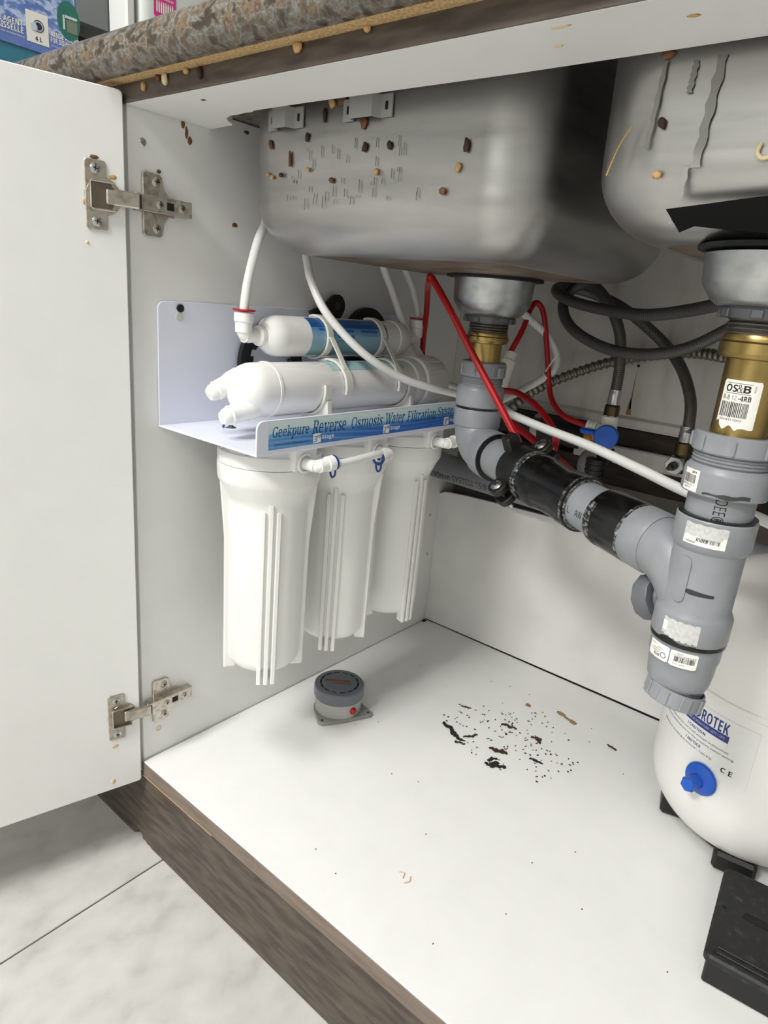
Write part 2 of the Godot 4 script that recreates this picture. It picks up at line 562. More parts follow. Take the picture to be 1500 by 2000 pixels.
func cabinet() -> void:
	var t := thing("sink_base_cabinet", "open white sink base cabinet with brown toe kick, its door swung out to the left", "cabinet", Vector3(0.5, -0.14, -0.3))
	part("side_panel", Geo.new().box(Vector3(-0.009, 0.3825, -0.354), Vector3(0.018, 0.807, 0.702), 0.0008).mesh(), M.white, t)
	part("side_panel", Geo.new().box(Vector3(1.109, 0.3825, -0.354), Vector3(0.018, 0.807, 0.702), 0.0008).mesh(), M.white, t)
	part("bottom_panel", Geo.new().box(Vector3(0.5506, -0.0105, -0.31675), Vector3(1.0985, 0.021, 0.6315), 0.0012).mesh(), M.white, t)
	part("edge_band", Geo.new().box(Vector3(0.55, -0.0112, -0.0004), Vector3(1.0995, 0.0205, 0.0012), 0.0004).mesh(), M.band, t, Transform3D(), "grey brown edge band along the cabinet floor")
	# a raw line of lighter board under the band
	part("chipped_edge", Geo.new().box(Vector3(0.075, -0.0222, -0.0012), Vector3(0.15, 0.0022, 0.0022), 0.0003).mesh(), M.chip, t)
	# toe kick with a ragged lower end on the left
	var k := PackedVector2Array([Vector2(-0.62, -0.0235), Vector2(1.1, -0.0235), Vector2(1.1, -0.1395), Vector2(0.014, -0.1395), Vector2(0.008, -0.1375), Vector2(0.004, -0.1385), Vector2(-0.002, -0.1355), Vector2(-0.008, -0.137), Vector2(-0.012, -0.129), Vector2(-0.02, -0.1285), Vector2(-0.03, -0.1395), Vector2(-0.62, -0.1395)])
	part("toe_kick", Geo.new().prism(k, -0.016, -0.003, 0.0006).mesh(), M.wood, t)
	part("unseen_neighbour_front", Geo.new().box(Vector3(-0.3205, 0.3825, -0.011), Vector3(0.6, 0.805, 0.018), 0.001).mesh(), M.wood, t)  # neighbour cabinet front, unseen behind the door; darkens the floor below it
	# back: a lower loose panel, a gap, an upper panel
	var lower := PackedVector2Array([Vector2(0.0, 0.0012), Vector2(0.25, 0.0022), Vector2(1.1, 0.0042), Vector2(1.1, 0.30)])
	for q in [[0.6, 0.29], [0.45, 0.283], [0.40, 0.286], [0.3, 0.279], [0.22, 0.281], [0.14, 0.279], [0.06, 0.276], [0.012, 0.272], [0.0, 0.266]]:
		lower.append(Vector2(q[0], q[1]))
	part("back_panel", Geo.new().prism(lower, DB - 0.006, DB, 0.0006).mesh(), M.back, t)
	part("back_panel", Geo.new().box(Vector3(0.55, 0.63, DB - 0.004), Vector3(1.1, 0.318, 0.008), 0.0008).mesh(), M.stained, t, Transform3D(), "stained off-white upper back panel")
	part("back_rail", Geo.new().box(Vector3(0.55, 0.462, DB - 0.006), Vector3(1.1, 0.019, 0.016), 0.005).mesh(), M.stained, t)
	part("back_cleat", Geo.new().box(Vector3(0.55, 0.43, DB - 0.045), Vector3(1.1, 0.036, 0.02), 0.002).mesh(), M.beam, t)
	part("back_slat", Geo.new().box(Vector3(0.665, 0.404, DB - 0.03), Vector3(0.85, 0.028, 0.012), 0.002).mesh(), M.stained, t)
	part("back_cleat", Geo.new().box(Vector3(0.55, 0.37, DB - 0.05), Vector3(1.1, 0.04, 0.02), 0.002).mesh(), M.beam, t)
	part("back_board", Geo.new().box(Vector3(0.55, 0.295, DB - 0.052), Vector3(1.1, 0.11, 0.01), 0.002).mesh(), mat(c8(122, 117, 111), 0.8), t)
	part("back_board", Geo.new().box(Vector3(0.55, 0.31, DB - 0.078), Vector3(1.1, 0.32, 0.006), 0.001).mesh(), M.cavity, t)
	# stain streaks and a small hole on the upper back panel
	var st := Geo.new()
	for q in [[0.327, 0.487, 0.0035, 0.014], [0.328, 0.512, 0.0012, 0.03]]:
		st.prism(PackedVector2Array([Vector2(q[0] - q[2], q[1] - q[3]), Vector2(q[0] + q[2] * 1.3, q[1] - q[3]), Vector2(q[0] + q[2] * 0.4, q[1] + q[3] * 0.5), Vector2(q[0], q[1] + q[3]), Vector2(q[0] - q[2] * 0.7, q[1])]), DB, DB + 0.0003)
	part("rust_stain", st.mesh(), mat(c8(150, 112, 78), 0.7), t)
	part("drilled_hole", Geo.new().lathe([Vector2(0, 0.0006), Vector2(0.0022, 0.0004), Vector2(0.0022, 0)], 10, frame(Vector3(0.329, 0.547, DB), Vector3(0, 0, 1))).mesh(), M.dark_hole, t)
	# top front rail, notched for the sink
	var rail := PackedVector2Array([Vector2(0.0005, 0.0), Vector2(1.0995, 0.0), Vector2(1.0995, 0.072), Vector2(0.40, 0.0732), Vector2(0.188, 0.0674), Vector2(0.115, 0.067), Vector2(0.108, 0.0702), Vector2(0.098, 0.069), Vector2(0.086, 0.0712), Vector2(0.077, 0.0703), Vector2(0.066, 0.074), Vector2(0.0588, 0.0774), Vector2(0.05, 0.087), Vector2(0.047, 0.094), Vector2(0.041, 0.0985), Vector2(0.0341, 0.0977), Vector2(0.0049, 0.1005), Vector2(0.0005, 0.1005)])
	part("top_rail", Geo.new().prism(rail, 0.0, 0.017, 0.0006, Transform3D(Basis(Vector3(1, 0, 0), Vector3(0, 0, -1), Vector3(0, 1, 0)), Vector3(0, H, -0.001))).mesh(), M.white, t)
	part("edge_band", Geo.new().box(Vector3(0.55, H + 0.0087, -0.0004), Vector3(1.135, 0.0172, 0.0012), 0.0004).mesh(), M.wood, t, Transform3D(), "dark brown edge band on the top rail")
	# screws and holes in the side panel
	part("panel_screw", Geo.new().lathe([Vector2(0, 0.0012), Vector2(0.003, 0.001), Vector2(0.0042, 0.0)], 16, frame(Vector3(0, 0.7393, -0.0195), Vector3(1, 0, 0))).mesh(), M.screw, t)
	for q in [[0.2264, -0.6099], [0.1456, -0.6143]]:
		part("panel_screw", Geo.new().lathe([Vector2(0, 0.0012), Vector2(0.002, 0.001), Vector2(0.0032, 0.0)], 14, frame(Vector3(0, q[0], q[1]), Vector3(1, 0, 0))).mesh(), M.screw, t)
	part("drilled_hole", Geo.new().lathe([Vector2(0.0022, 0.0004), Vector2(0.0034, 0.0008), Vector2(0.0042, 0.0)], 16, frame(Vector3(0, 0.0381, -0.0256), Vector3(1, 0, 0))).mesh(), M.cream, t)
	# door: its own frame, X along the door away from the hinge, Z out of the inner face
	var dx := Vector3(-0.238, 0, 0.971).normalized()
	var outw := Vector3(0.971, 0, 0.238).normalized()
	var ld := Transform3D(Basis(-dx, Vector3.UP, outw), Vector3(0.0052, 0, 0.0042))
	var dp := PackedVector2Array()
	for q in [[0.0, -0.025, 1], [0.0, 0.779, 2], [-0.56, 0.779, 3], [-0.56, -0.025, 4]]:
		var r := 0.004
		var sx := -1.0 if q[0] == 0.0 else 1.0
		var sy := 1.0 if q[1] < 0 else -1.0
		for i in 4:
			var a := PI / 2 * i / 3.0
			if sx * sy > 0:
				a = PI / 2 - a
			dp.append(Vector2(q[0] + sx * r - sx * r * cos(a) , q[1] + sy * r - sy * r * sin(a)))
	part("door", Geo.new().prism(Geometry2D.convex_hull(dp).slice(0, -1), -0.018, 0.0, 0.0009, ld).mesh(), M.white, t)
	hinge(t, 0.6815, ld)
	hinge(t, 0.0822, ld)


func round_rect(w: float, h: float, r: float, per := 4) -> PackedVector2Array:
	var p := PackedVector2Array()
	var cs := [Vector2(w / 2 - r, h / 2 - r), Vector2(-w / 2 + r, h / 2 - r), Vector2(-w / 2 + r, -h / 2 + r), Vector2(w / 2 - r, -h / 2 + r)]
	for k in 4:
		for i in per + 1:
			var a := PI / 2 * (k + float(i) / per)
			p.append(cs[k] + Vector2(cos(a), sin(a)) * r)
	return p


func screw_head(p: Vector3, dir: Vector3, r: float, parent: Node3D, m: Material = null, called := "screw") -> void:
	var f := frame(p, dir)
	var g := Geo.new().lathe([Vector2(0, r * 0.42), Vector2(r * 0.55, r * 0.36), Vector2(r, r * 0.08), Vector2(r, 0)], 18, f)
	var mesh := g.mesh(m if m else M.screw)
	var s := Geo.new()
	s.box(Vector3(0, r * 0.41, 0), Vector3(r * 1.0, r * 0.06, r * 0.2), 0.0, f)
	s.box(Vector3(0, r * 0.41, 0), Vector3(r * 0.2, r * 0.062, r * 1.0), 0.0, f)
	s.mesh(M.dark_hole, mesh)
	part(called, mesh, null, parent)


func hinge(t: Node3D, y: float, ld: Transform3D) -> void:
	# cup side, screwed to the door
	var hg := part("hinge", Geo.new().prism(round_rect(0.0205, 0.064, 0.003), 0.0, 0.0018, 0.0006, ld * Transform3D(Basis(), Vector3(-0.0285, y, 0))).mesh(), M.nickel, t)
	part("cup_rim", Geo.new().lathe([Vector2(0.0125, 0.0), Vector2(0.0125, 0.0022), Vector2(0.0165, 0.0022), Vector2(0.0178, 0.0)], 32, ld * Transform3D(Basis(Vector3(1, 0, 0), Vector3(0, 0, 1), Vector3(0, -1, 0)), Vector3(-0.0215, y, 0))).mesh(), M.nickel, hg)
	part("cup", Geo.new().prism(round_rect(0.0215, 0.025, 0.004), 0.0019, 0.0024, 0.0002, ld * Transform3D(Basis(), Vector3(-0.0235, y, 0))).mesh(), mat(c8(126, 116, 102), 0.4, 0.9), hg)  # darker nickel: shade of the sunken cup put into its colour
	var fl := Geo.new()
	for s in [-1, 1]:
		fl.box(Vector3(-0.0225, y + s * 0.0127, 0.0035), Vector3(0.023, 0.0018, 0.007), 0.0006, ld)
	fl.box(Vector3(-0.0342, y, 0.003), Vector3(0.0018, 0.025, 0.006), 0.0006, ld)
	part("cup_wall", fl.mesh(), M.nickel, hg)
	for s in [-1, 1]:
		screw_head(ld * Vector3(-0.0288, y + s * 0.024, 0.0018), ld.basis.z, 0.0048, hg)
	# link from cup to arm
	var p0: Vector3 = ld * Vector3(-0.017, y, 0.004)
	var p1 := Vector3(0.0125, y, -0.004)
	var lk := Transform3D(Basis((p1 - p0).normalized(), Vector3.UP, (p1 - p0).normalized().cross(Vector3.UP)), (p0 + p1) / 2)
	part("link", Geo.new().box(Vector3.ZERO, Vector3(p0.distance_to(p1) + 0.006, 0.0150, 0.0055), 0.0014, lk).mesh(), M.nickel, hg)
	part("pivot_pin", Geo.new().lathe([Vector2(0, -0.0085), Vector2(0.0026, -0.0085), Vector2(0.0026, 0.0085), Vector2(0, 0.0085)], 14, Transform3D(Basis(), Vector3(0.0100, y, -0.0055))).mesh(), M.nickel, hg)
	# arm over the mounting plate on the side panel
	var arm := Geo.new()
	arm.box(Vector3(0.0125, y, -0.037), Vector3(0.0016, 0.0160, 0.064), 0.0005)
	for s in [-1, 1]:
		arm.box(Vector3(0.0075, y + s * 0.0073, -0.037), Vector3(0.0105, 0.0014, 0.064), 0.0005)
	part("arm", arm.mesh(), M.nickel, hg)
	var slot := Geo.new()
	slot.box(Vector3(0.0134, y, -0.0425), Vector3(0.0006, 0.0075, 0.0085), 0.0001)
	part("joint_gap", Geo.new().box(Vector3(0.0135, y, -0.0075), Vector3(0.0007, 0.0125, 0.0022), 0.0001).mesh(), M.dark_hole, hg)
	part("slot", slot.mesh(), M.dark_hole, hg)
	for z in [-0.030, -0.0565]:
		screw_head(Vector3(0.0133, y, z), Vector3(1, 0, 0), 0.0042, hg, M.nickel, "adjusting_screw")
	var plate := PackedVector2Array()
	for q in [[-0.0165, 0.0075], [-0.0165, 0.029], [-0.019, 0.0315], [-0.036, 0.0305], [-0.0395, 0.028], [-0.0415, 0.017], [-0.047, 0.010], [-0.054, 0.0095], [-0.054, -0.0095], [-0.047, -0.010], [-0.0415, -0.017], [-0.0395, -0.028], [-0.036, -0.0315], [-0.019, -0.0315], [-0.0165, -0.029], [-0.0165, -0.0075]]:
		plate.append(Vector2(-q[0], q[1]))
	part("mounting_plate", Geo.new().prism(plate, 0.0, 0.0032, 0.0008, Transform3D(Basis(Vector3(0, 0, -1), Vector3(0, 1, 0), Vector3(1, 0, 0)), Vector3(0.0002, y, 0))).mesh(), M.nickel, hg)
	for s in [-1, 1]:
		screw_head(Vector3(0.0032, y + s * 0.0225, -0.032), Vector3(1, 0, 0), 0.005, hg, M.nickel)


func countertop() -> void:
	var t := thing("countertop", "mottled brown laminate countertop with rounded front edge above the cabinet", "countertop", Vector3(0.4, 0.786, -0.3))
	# front strip with rolled edge, swept along x (z, y outline)
	var prof := PackedVector2Array([Vector2(-0.079, 0.7865), Vector2(0.0125, 0.7865), Vector2(0.0175, 0.7862)])
	for i in 9:
		var a := -PI / 2 + PI * i / 8.0
		prof.append(Vector2(0.0185 + 0.0135 * cos(a), 0.8035 + 0.0172 * sin(a)))
	prof.append(Vector2(-0.079, 0.8207))
	var xf := Transform3D(Basis(Vector3(0, 0, 1), Vector3(0, 1, 0), Vector3(-1, 0, 0)), Vector3.ZERO)
	part("laminate_edge", Geo.new().prism(prof, -1.2, 0.95, 0.0, xf).mesh(), M.laminate, t)
	part("chipboard_core", Geo.new().box(Vector3(0.125, 0.78625, 0.0062), Vector3(2.145, 0.0010, 0.0125), 0.0002).mesh(), M.chip, t, Transform3D(), "raw tan chipboard underside")
	part("laminate_top", Geo.new().box(Vector3(-0.44, 0.8036, -0.392), Vector3(1.02, 0.0342, 0.624), 0.0005).mesh(), M.laminate, t)
	part("laminate_top", Geo.new().box(Vector3(1.015, 0.8036, -0.392), Vector3(0.37, 0.0342, 0.624), 0.0005).mesh(), M.laminate, t)
	part("laminate_top", Geo.new().box(Vector3(0.45, 0.8036, -0.58), Vector3(0.757, 0.0342, 0.248), 0.0005).mesh(), M.laminate, t)


func bowl(x0: float, x1: float, z0: float, z1: float, yb: float, yt: float, rc: float, rf: float, drain: Vector2) -> ArrayMesh:
	var g := Geo.new()
	var rings := []
	var steps := 10
	var spec := [[yt, 0.0], [yb + rf, 0.002]]
	for i in steps:
		var a := PI / 2 * (i + 1) / steps
		spec.append([yb + rf - rf * sin(a), 0.002 + rf * (1.0 - cos(a))])
	for s in spec:
		var ring := []
		for k in 4:
			for i in 9:
				var a := PI / 2 * (k + i / 8.0)
				var r: float = maxf(rc - s[1] * 0.55, 0.012)
				var cx: float = (x1 - s[1] - r) if k == 0 or k == 3 else (x0 + s[1] + r)
				var cz: float = (z1 - s[1] - r) if k == 0 or k == 1 else (z0 + s[1] + r)
				ring.append(Vector3(cx + cos(a) * r, s[0], cz + sin(a) * r))
		rings.append(ring)
	# the floor falls a little to the drain
	for q in [[0.55, 0.0015], [0.0, 0.003]]:
		var last: Array = rings[steps + 1]
		var ring := []
		for p in last:
			var d := Vector3(drain.x, yb - q[1], drain.y)
			var e: Vector3 = d + (p - d) * q[0]
			if q[0] == 0.0:
				e = d + (p - d).normalized() * 0.045
				e.y = d.y
			else:
				e.y = yb - q[1]
			ring.append(e)
		rings.append(ring)
	var cnt: int = rings[0].size()
	var nr := []
	for i in rings.size():
		var row := []
		for j in cnt:
			var a: Vector3 = rings[i][(j + 1) % cnt] - rings[i][(j + cnt - 1) % cnt]
			var b: Vector3 = rings[min(i + 1, rings.size() - 1)][j] - rings[max(i - 1, 0)][j]
			var nn := a.cross(b).normalized()
			var cen := Vector3((x0 + x1) / 2, (yb + yt) / 2, (z0 + z1) / 2)
			if nn.dot(rings[i][j] - cen) < 0:
				nn = -nn
			if i <= 1:
				nn.y = 0; nn = nn.normalized()
			if i >= rings.size() - 2:
				nn = Vector3(0, -1, 0)
			row.append(nn)
		nr.append(row)
	var base := Geo.new()
	for i in rings.size() - 1:
		var gg := base if i >= rings.size() - 3 else g
		for j in cnt:
			var k := (j + 1) % cnt
			gg.tri(rings[i][j], rings[i][k], rings[i + 1][k], nr[i][j], nr[i][k], nr[i + 1][k])
			gg.tri(rings[i][j], rings[i + 1][k], rings[i + 1][j], nr[i][j], nr[i + 1][k], nr[i + 1][j])
	return base.mesh(M.steel_base, g.mesh(M.steel))


func sink() -> void:
	var t := thing("kitchen_sink", "double bowl stainless steel sink seen from below, spotted with brown residue", "sink", Vector3(0.45, 0.645, -0.28))
	part("bowl", bowl(0.051, 0.408, -0.455, -0.10, 0.6475, 0.821, 0.05, 0.05, Vector2(0.243, -0.333)), null, t)
	part("bowl", bowl(0.4436, 0.815, -0.40, -0.084, 0.664, 0.821, 0.06, 0.05, Vector2(0.577, -0.158)), null, t)
	var rim := Geo.new()
	rim.box(Vector3(0.447, 0.8222, -0.078), Vector3(0.77, 0.0022, 0.05), 0.0008)
	rim.box(Vector3(0.447, 0.8222, -0.475), Vector3(0.77, 0.0022, 0.05), 0.0008)
	rim.box(Vector3(0.052, 0.8222, -0.277), Vector3(0.02, 0.0022, 0.35), 0.0008)
	rim.box(Vector3(0.823, 0.8222, -0.277), Vector3(0.02, 0.0022, 0.35), 0.0008)
	rim.box(Vector3(0.429, 0.8222, -0.277), Vector3(0.046, 0.0022, 0.35), 0.0008)
	rim.box(Vector3(0.635, 0.8222, -0.428), Vector3(0.36, 0.0022, 0.055), 0.0008)
	part("rim", rim.mesh(), M.steel, t)
	# two folded clip channels welded to the front of the left bowl
	for q in [[0.125, 0.768, 0.05], [0.232, 0.768, 0.058]]:
		var w: float = q[2]
		var pr := PackedVector2Array([Vector2(-w / 2, 0), Vector2(-w / 2 + 0.013, 0), Vector2(-w / 2 + 0.015, 0.008), Vector2(w / 2 - 0.017, 0.008), Vector2(w / 2 - 0.013, 0), Vector2(w / 2, 0), Vector2(w / 2, 0.0014), Vector2(w / 2 - 0.0125, 0.0014), Vector2(w / 2 - 0.0165, 0.0094), Vector2(-w / 2 + 0.0145, 0.0094), Vector2(-w / 2 + 0.0125, 0.0014), Vector2(-w / 2, 0.0014)])
		var c := part("mounting_clip", Geo.new().prism(pr, -0.009, 0.009, 0.0, Transform3D(Basis(Vector3(1, 0, 0), Vector3(0, 0, 1), Vector3(0, -1, 0)), Vector3(q[0], q[1], -0.0998))).mesh(), mat(c8(176, 176, 174), 0.5, 0.35), t)
		for s in [-1, 1]:
			part("slot", Geo.new().prism(round_rect(0.003, 0.007, 0.0014), 0.0, 0.0003, 0.0, Transform3D(Basis(), Vector3(q[0] + s * (w / 2 - 0.0062), q[1], -0.0983))).mesh(), M.dark_hole, c)


func thread(st: Geo, y0: float, y1: float, r: float, pitch: float) -> Geo:
	var p := []
	var k := int((y0 - y1) / pitch)
	p.append(Vector2(0, y0)); p.append(Vector2(r * 0.95, y0))
	for i in k:
		p.append(Vector2(r, y0 - pitch * (i + 0.3)))
		p.append(Vector2(r * 0.945, y0 - pitch * (i + 0.85)))
	p.append(Vector2(r * 0.94, y1)); p.append(Vector2(0, y1))
	return st.lathe(p, 40)


# basket strainer hanging below a bowl: gasket, cup, lock nut, thread, brass slip nut and tailpiece
func strainer(t: Node3D, at: Vector3, yf: float, yc: float, yn: float, yt: float, yb: float, ye: float, k: float) -> void:
	var f := Transform3D(Basis(), Vector3(at.x, 0, at.z))
	part("gasket", Geo.new().lathe([Vector2(0.03, yf + 0.0035), Vector2((0.0575 if k == 1.0 else 0.0545), yf + 0.0035), Vector2((0.058 if k == 1.0 else 0.0545), yf - (0.0015 if k == 1.0 else -0.001)), Vector2(0.03, yf - 0.002)], 56).mesh(), M.rubber, t, f)
	part("cup", Geo.new().lathe([Vector2(0.02, yf - 0.0015), Vector2(0.049 * k, yf - 0.002), Vector2(0.0478 * k, yf - 0.004), Vector2(0.0468 * k, yc + 0.018), Vector2(0.0455 * k, yc + 0.0135), Vector2(0.0385 * k, yc + 0.004), Vector2(0.034 * k, yc + 0.0008), Vector2(0.029 * k, yc), Vector2(0.01, yc)], 56).mesh(), M.zinc, t, f)
	var ln := Geo.new().lathe([Vector2(0.02, yc + 0.001), Vector2(0.0305 * k, yc + 0.001), Vector2(0.0312 * k, yc - 0.0015), Vector2(0.029 * k, yn), Vector2(0.012, yn)], 40)
	for i in 8:
		ln.box(Vector3(0.0302 * k, (yc + yn) / 2 - 0.0005, 0), Vector3(0.0035, (yc - yn) * 0.8, 0.008), 0.0006, Transform3D(Basis(Vector3.UP, TAU * i / 8.0), Vector3.ZERO))
	part("lock_nut", ln.mesh(), mat(c8(92, 94, 97), 0.45, 0.6), t, f)
	part("threaded_neck", thread(Geo.new(), yn + 0.001, yt, 0.0243 * k, 0.0031).mesh(), mat(c8(112, 110, 106), 0.35, 0.9), t, f)
	var nut := Geo.new().lathe([Vector2(0.01, yt + 0.001), Vector2(0.0236 * k, yt + 0.001), Vector2(0.0246 * k, yt - 0.001), Vector2(0.0246 * k, yt - 0.0035), Vector2(0.0258 * k, yt - 0.0048), Vector2(0.0261 * k, yb + 0.004), Vector2(0.0245 * k, yb + 0.001), Vector2(0.0205 * k, yb)], 48)
	part("slip_nut", nut.mesh(), M.brass, t, f)
	part("tailpiece", Geo.new().lathe([Vector2(0.015, yb + 0.002), Vector2(0.0192 * k, yb + 0.002), Vector2(0.0192 * k, ye), Vector2(0.015, ye)], 40).mesh(), M.brass, t, f)


func strainers() -> void:
	var a := thing("basket_strainer", "short basket strainer with galvanized cup and brass tailpiece under the left sink bowl", "sink strainer", Vector3(0.243, 0.54, -0.333), "basket strainers")
	strainer(a, Vector3(0.243, 0, -0.333), 0.6435, 0.600, 0.5925, 0.5805, 0.568, 0.543, 1.0)
	var b := thing("basket_strainer", "long brass tailpiece with white barcode sticker under the right sink bowl", "sink strainer", Vector3(0.577, 0.53, -0.155), "basket strainers")
	strainer(b, Vector3(0.577, 0, -0.155), 0.6605, 0.624, 0.6165, 0.605, 0.589, 0.531, 1.02)
	# sticker on the long tailpiece
	var mp := cyl_map(Vector3(0.577, 0.5575, -0.155), Vector3.UP, Vector3(-0.05, 0, 1.0), 0.01985)
	var mp2 := cyl_map(Vector3(0.577, 0.5575, -0.155), Vector3.UP, Vector3(-0.05, 0, 1.0), 0.02)
	var torn := func(s: float) -> Vector2: return Vector2(-0.5 + 0.05 * sin(s * 19.0) * (1.0 if s < 0.6 else 0.2) + (0.09 if s < 0.12 else 0.0), 0.5 - (0.05 if s < 0.04 or s > 0.96 else 0.0))
	var m := Geo.new().patch(Vector2.ZERO, 0.0275, 0.034, mp, 24, torn).mesh(M.label)
	var g := Geo.new()
	g.text("OS", 0.0085, 0.0052, mp2, sans_bold, Vector2(-0.0067, 0.0112))
	g.text("&", 0.0042, 0.0056, mp2, serif, Vector2(-0.0004, 0.0112))
	g.text("B", 0.0048, 0.0052, mp2, sans_bold, Vector2(0.0042, 0.0112))
	g.patch(Vector2(-0.0018, 0.0148), 0.018, 0.0003, mp2, 8)
	g.patch(Vector2(-0.0018, 0.0076), 0.018, 0.0003, mp2, 8)
	g.text("R-8", 0.0052, 0.0035, mp2, sans, Vector2(-0.0092, 0.0045))
	g.text("-4RB", 0.0085, 0.0037, mp2, sans_bold, Vector2(0.0038, 0.0045))
	g.text("06252005", 0.0045, 0.0009, mp2, sans, Vector2(0.0094, 0.0118), PI / 2)
	barcode(g, Vector2(-0.0024, -0.004), 0.0195, 0.0105, mp2, 5)
	g.text("5624351007", 0.016, 0.0016, mp2, sans, Vector2(-0.003, -0.0112))
	g.mesh(M.ink, m)
	Geo.new().text("12", 0.0035, 0.0034, mp2, sans, Vector2(-0.0034, 0.0045)).mesh(M.faded, m)
	part("sticker", m, null, b, Transform3D(), "white torn barcode sticker")


func barcode(g: Geo, c: Vector2, w: float, h: float, mp: Callable, sd: int) -> void:
	var rng := RandomNumberGenerator.new()
	rng.seed = sd
	var x := -w / 2
	while x < w / 2:
		var b := rng.randi_range(1, 3) * w / 95.0
		g.patch(c + Vector2(x + b / 2, 0), b, h * (1.0 if rng.randf() < 0.85 else 1.08), mp, 1)
		x += b + rng.randi_range(1, 3) * w / 95.0


func drain() -> void:
	var L := Vector3(0.243, 0, -0.333)
	var R := Vector3(0.577, 0, -0.155)
	var E := Vector3(0.243, 0.44, -0.333)
	var T := Vector3(0.577, 0.425, -0.155)
	var d := (T - E).normalized()
	var len := E.distance_to(T)
	var t := thing("drain_pipe", "glued grey plastic drain with black couplings and wye running below both sink bowls", "drain pipe", Vector3(0.577, 0.30, -0.155))
	var view := Vector3(0.15, 0, 1.0)
	# left adapter
	adapter(t, L, 0.5465, 0.5285, 0.5175, 0.4915, 1.0)
	var lab := cyl_map(L + Vector3(0, 0.503, 0), Vector3.UP, Vector3(-0.25, 0, 1), 0.0292)
	var lm := Geo.new().patch(Vector2.ZERO, 0.02, 0.017, lab, 8).mesh(M.label)
	var lg := Geo.new()
	lg.text("7 LI", 0.009, 0.004, cyl_map(L + Vector3(0, 0.503, 0), Vector3.UP, Vector3(-0.25, 0, 1), 0.0294), sans, Vector2(0.004, 0.0), PI / 2)
	lg.mesh(M.ink, lm)
	part("sticker", lm, null, t)
	# left elbow
	var fL := Transform3D(Basis(), L)
	part("elbow", Geo.new().lathe([Vector2(0.02, 0.4885), Vector2(0.0295, 0.4885), Vector2(0.030, 0.487), Vector2(0.0295, 0.4675), Vector2(0.0278, 0.4655), Vector2(0.02, 0.4655)], 44, fL)\
		.tube(bezier(E + Vector3(0, 0.036, 0), E + Vector3(0, 0.001, 0), E + d * 0.037, 18), 0.0272, 32)\
		.lathe([Vector2(0.02, -0.003), Vector2(0.0278, -0.002), Vector2(0.0296, 0.0), Vector2(0.0302, 0.024), Vector2(0.02, 0.0245)], 44, frame(E + d * 0.034, d)).mesh(), M.pvc, t)
	part("black_sealant", Geo.new().lathe([Vector2(0.02, 0.0), Vector2(0.0296, 0.0), Vector2(0.0296, 0.0022), Vector2(0.02, 0.0022)], 40, frame(E + d * 0.058, d)).mesh(), M.abs, t)
	var ring := Geo.new()
	ring.lathe([Vector2(0.02, 0.4915), Vector2(0.0285, 0.4915), Vector2(0.0285, 0.4885), Vector2(0.02, 0.4885)], 40, fL)
	part("black_sealant", ring.mesh(), M.abs, t)
	# sloping pipe with couplings
	var pf := frame(E, d)
	part("pipe", Geo.new().lathe([Vector2(0.01, len * 0.14), Vector2(0.0242, len * 0.14), Vector2(0.0242, len * 0.38), Vector2(0.01, len * 0.38)], 44, pf).mesh(), M.pvc, t)
	part("coupling", Geo.new().lathe([Vector2(0.02, len * 0.352), Vector2(0.0285, len * 0.352), Vector2(0.0295, len * 0.36), Vector2(0.0295, len * 0.425), Vector2(0.0284, len * 0.437), Vector2(0.0276, len * 0.45), Vector2(0.0276, len * 0.535), Vector2(0.0288, len * 0.548), Vector2(0.0288, len * 0.6), Vector2(0.02, len * 0.602)], 56, pf).mesh(), M.abs, t, Transform3D(), "glossy black coupling")
	part("cement_smear", Geo.new().lathe([Vector2(0.0297, len * 0.356), Vector2(0.0299, len * 0.368), Vector2(0.0297, len * 0.382)], 44, pf).mesh(), M.cement, t)
	part("cement_smear", Geo.new().lathe([Vector2(0.0289, len * 0.588), Vector2(0.0291, len * 0.596), Vector2(0.025, len * 0.604)], 44, pf).mesh(), M.cement, t)
	part("pipe", Geo.new().lathe([Vector2(0.01, len * 0.59), Vector2(0.0243, len * 0.59), Vector2(0.0243, len * 0.7), Vector2(0.01, len * 0.7)], 44, pf).mesh(), M.pvc, t)
	part("coupling", Geo.new().lathe([Vector2(0.02, len * 0.688), Vector2(0.0278, len * 0.688), Vector2(0.0284, len * 0.694), Vector2(0.0284, len * 0.808), Vector2(0.0278, len * 0.812), Vector2(0.02, len * 0.812)], 56, pf).mesh(), M.abs, t, Transform3D(), "glossy black coupling")
	part("cement_smear", Geo.new().lathe([Vector2(0.0279, len * 0.686), Vector2(0.0286, len * 0.695), Vector2(0.0286, len * 0.712)], 44, pf, -0.4, 2.2).mesh(), M.cement, t)
	part("cement_smear", Geo.new().lathe([Vector2(0.0286, len * 0.802), Vector2(0.0286, len * 0.81), Vector2(0.026, len * 0.816)], 44, pf).mesh(), M.cement, t)
	# print on the pipe ring
	var up := Vector3.UP
	var ringtext := cyl_map(E + d * len * 0.645, -d, Vector3(0.3, -0.25, 1.0), 0.0245)
	part("printed_text", Geo.new().text("AW", 0.011, 0.007, ringtext, sans, Vector2(0.006, -0.004), PI / 2 + PI).text("L", 0.0035, 0.007, ringtext, sans, Vector2(0.006, 0.011), PI / 2 + PI).mesh(), M.ink, t)
	# wye
	var fR := Transform3D(Basis(), R)
	var br := bezier(E + d * len * 0.815, T + d * -0.015 , R + Vector3(0, 0.375, 0), 20)
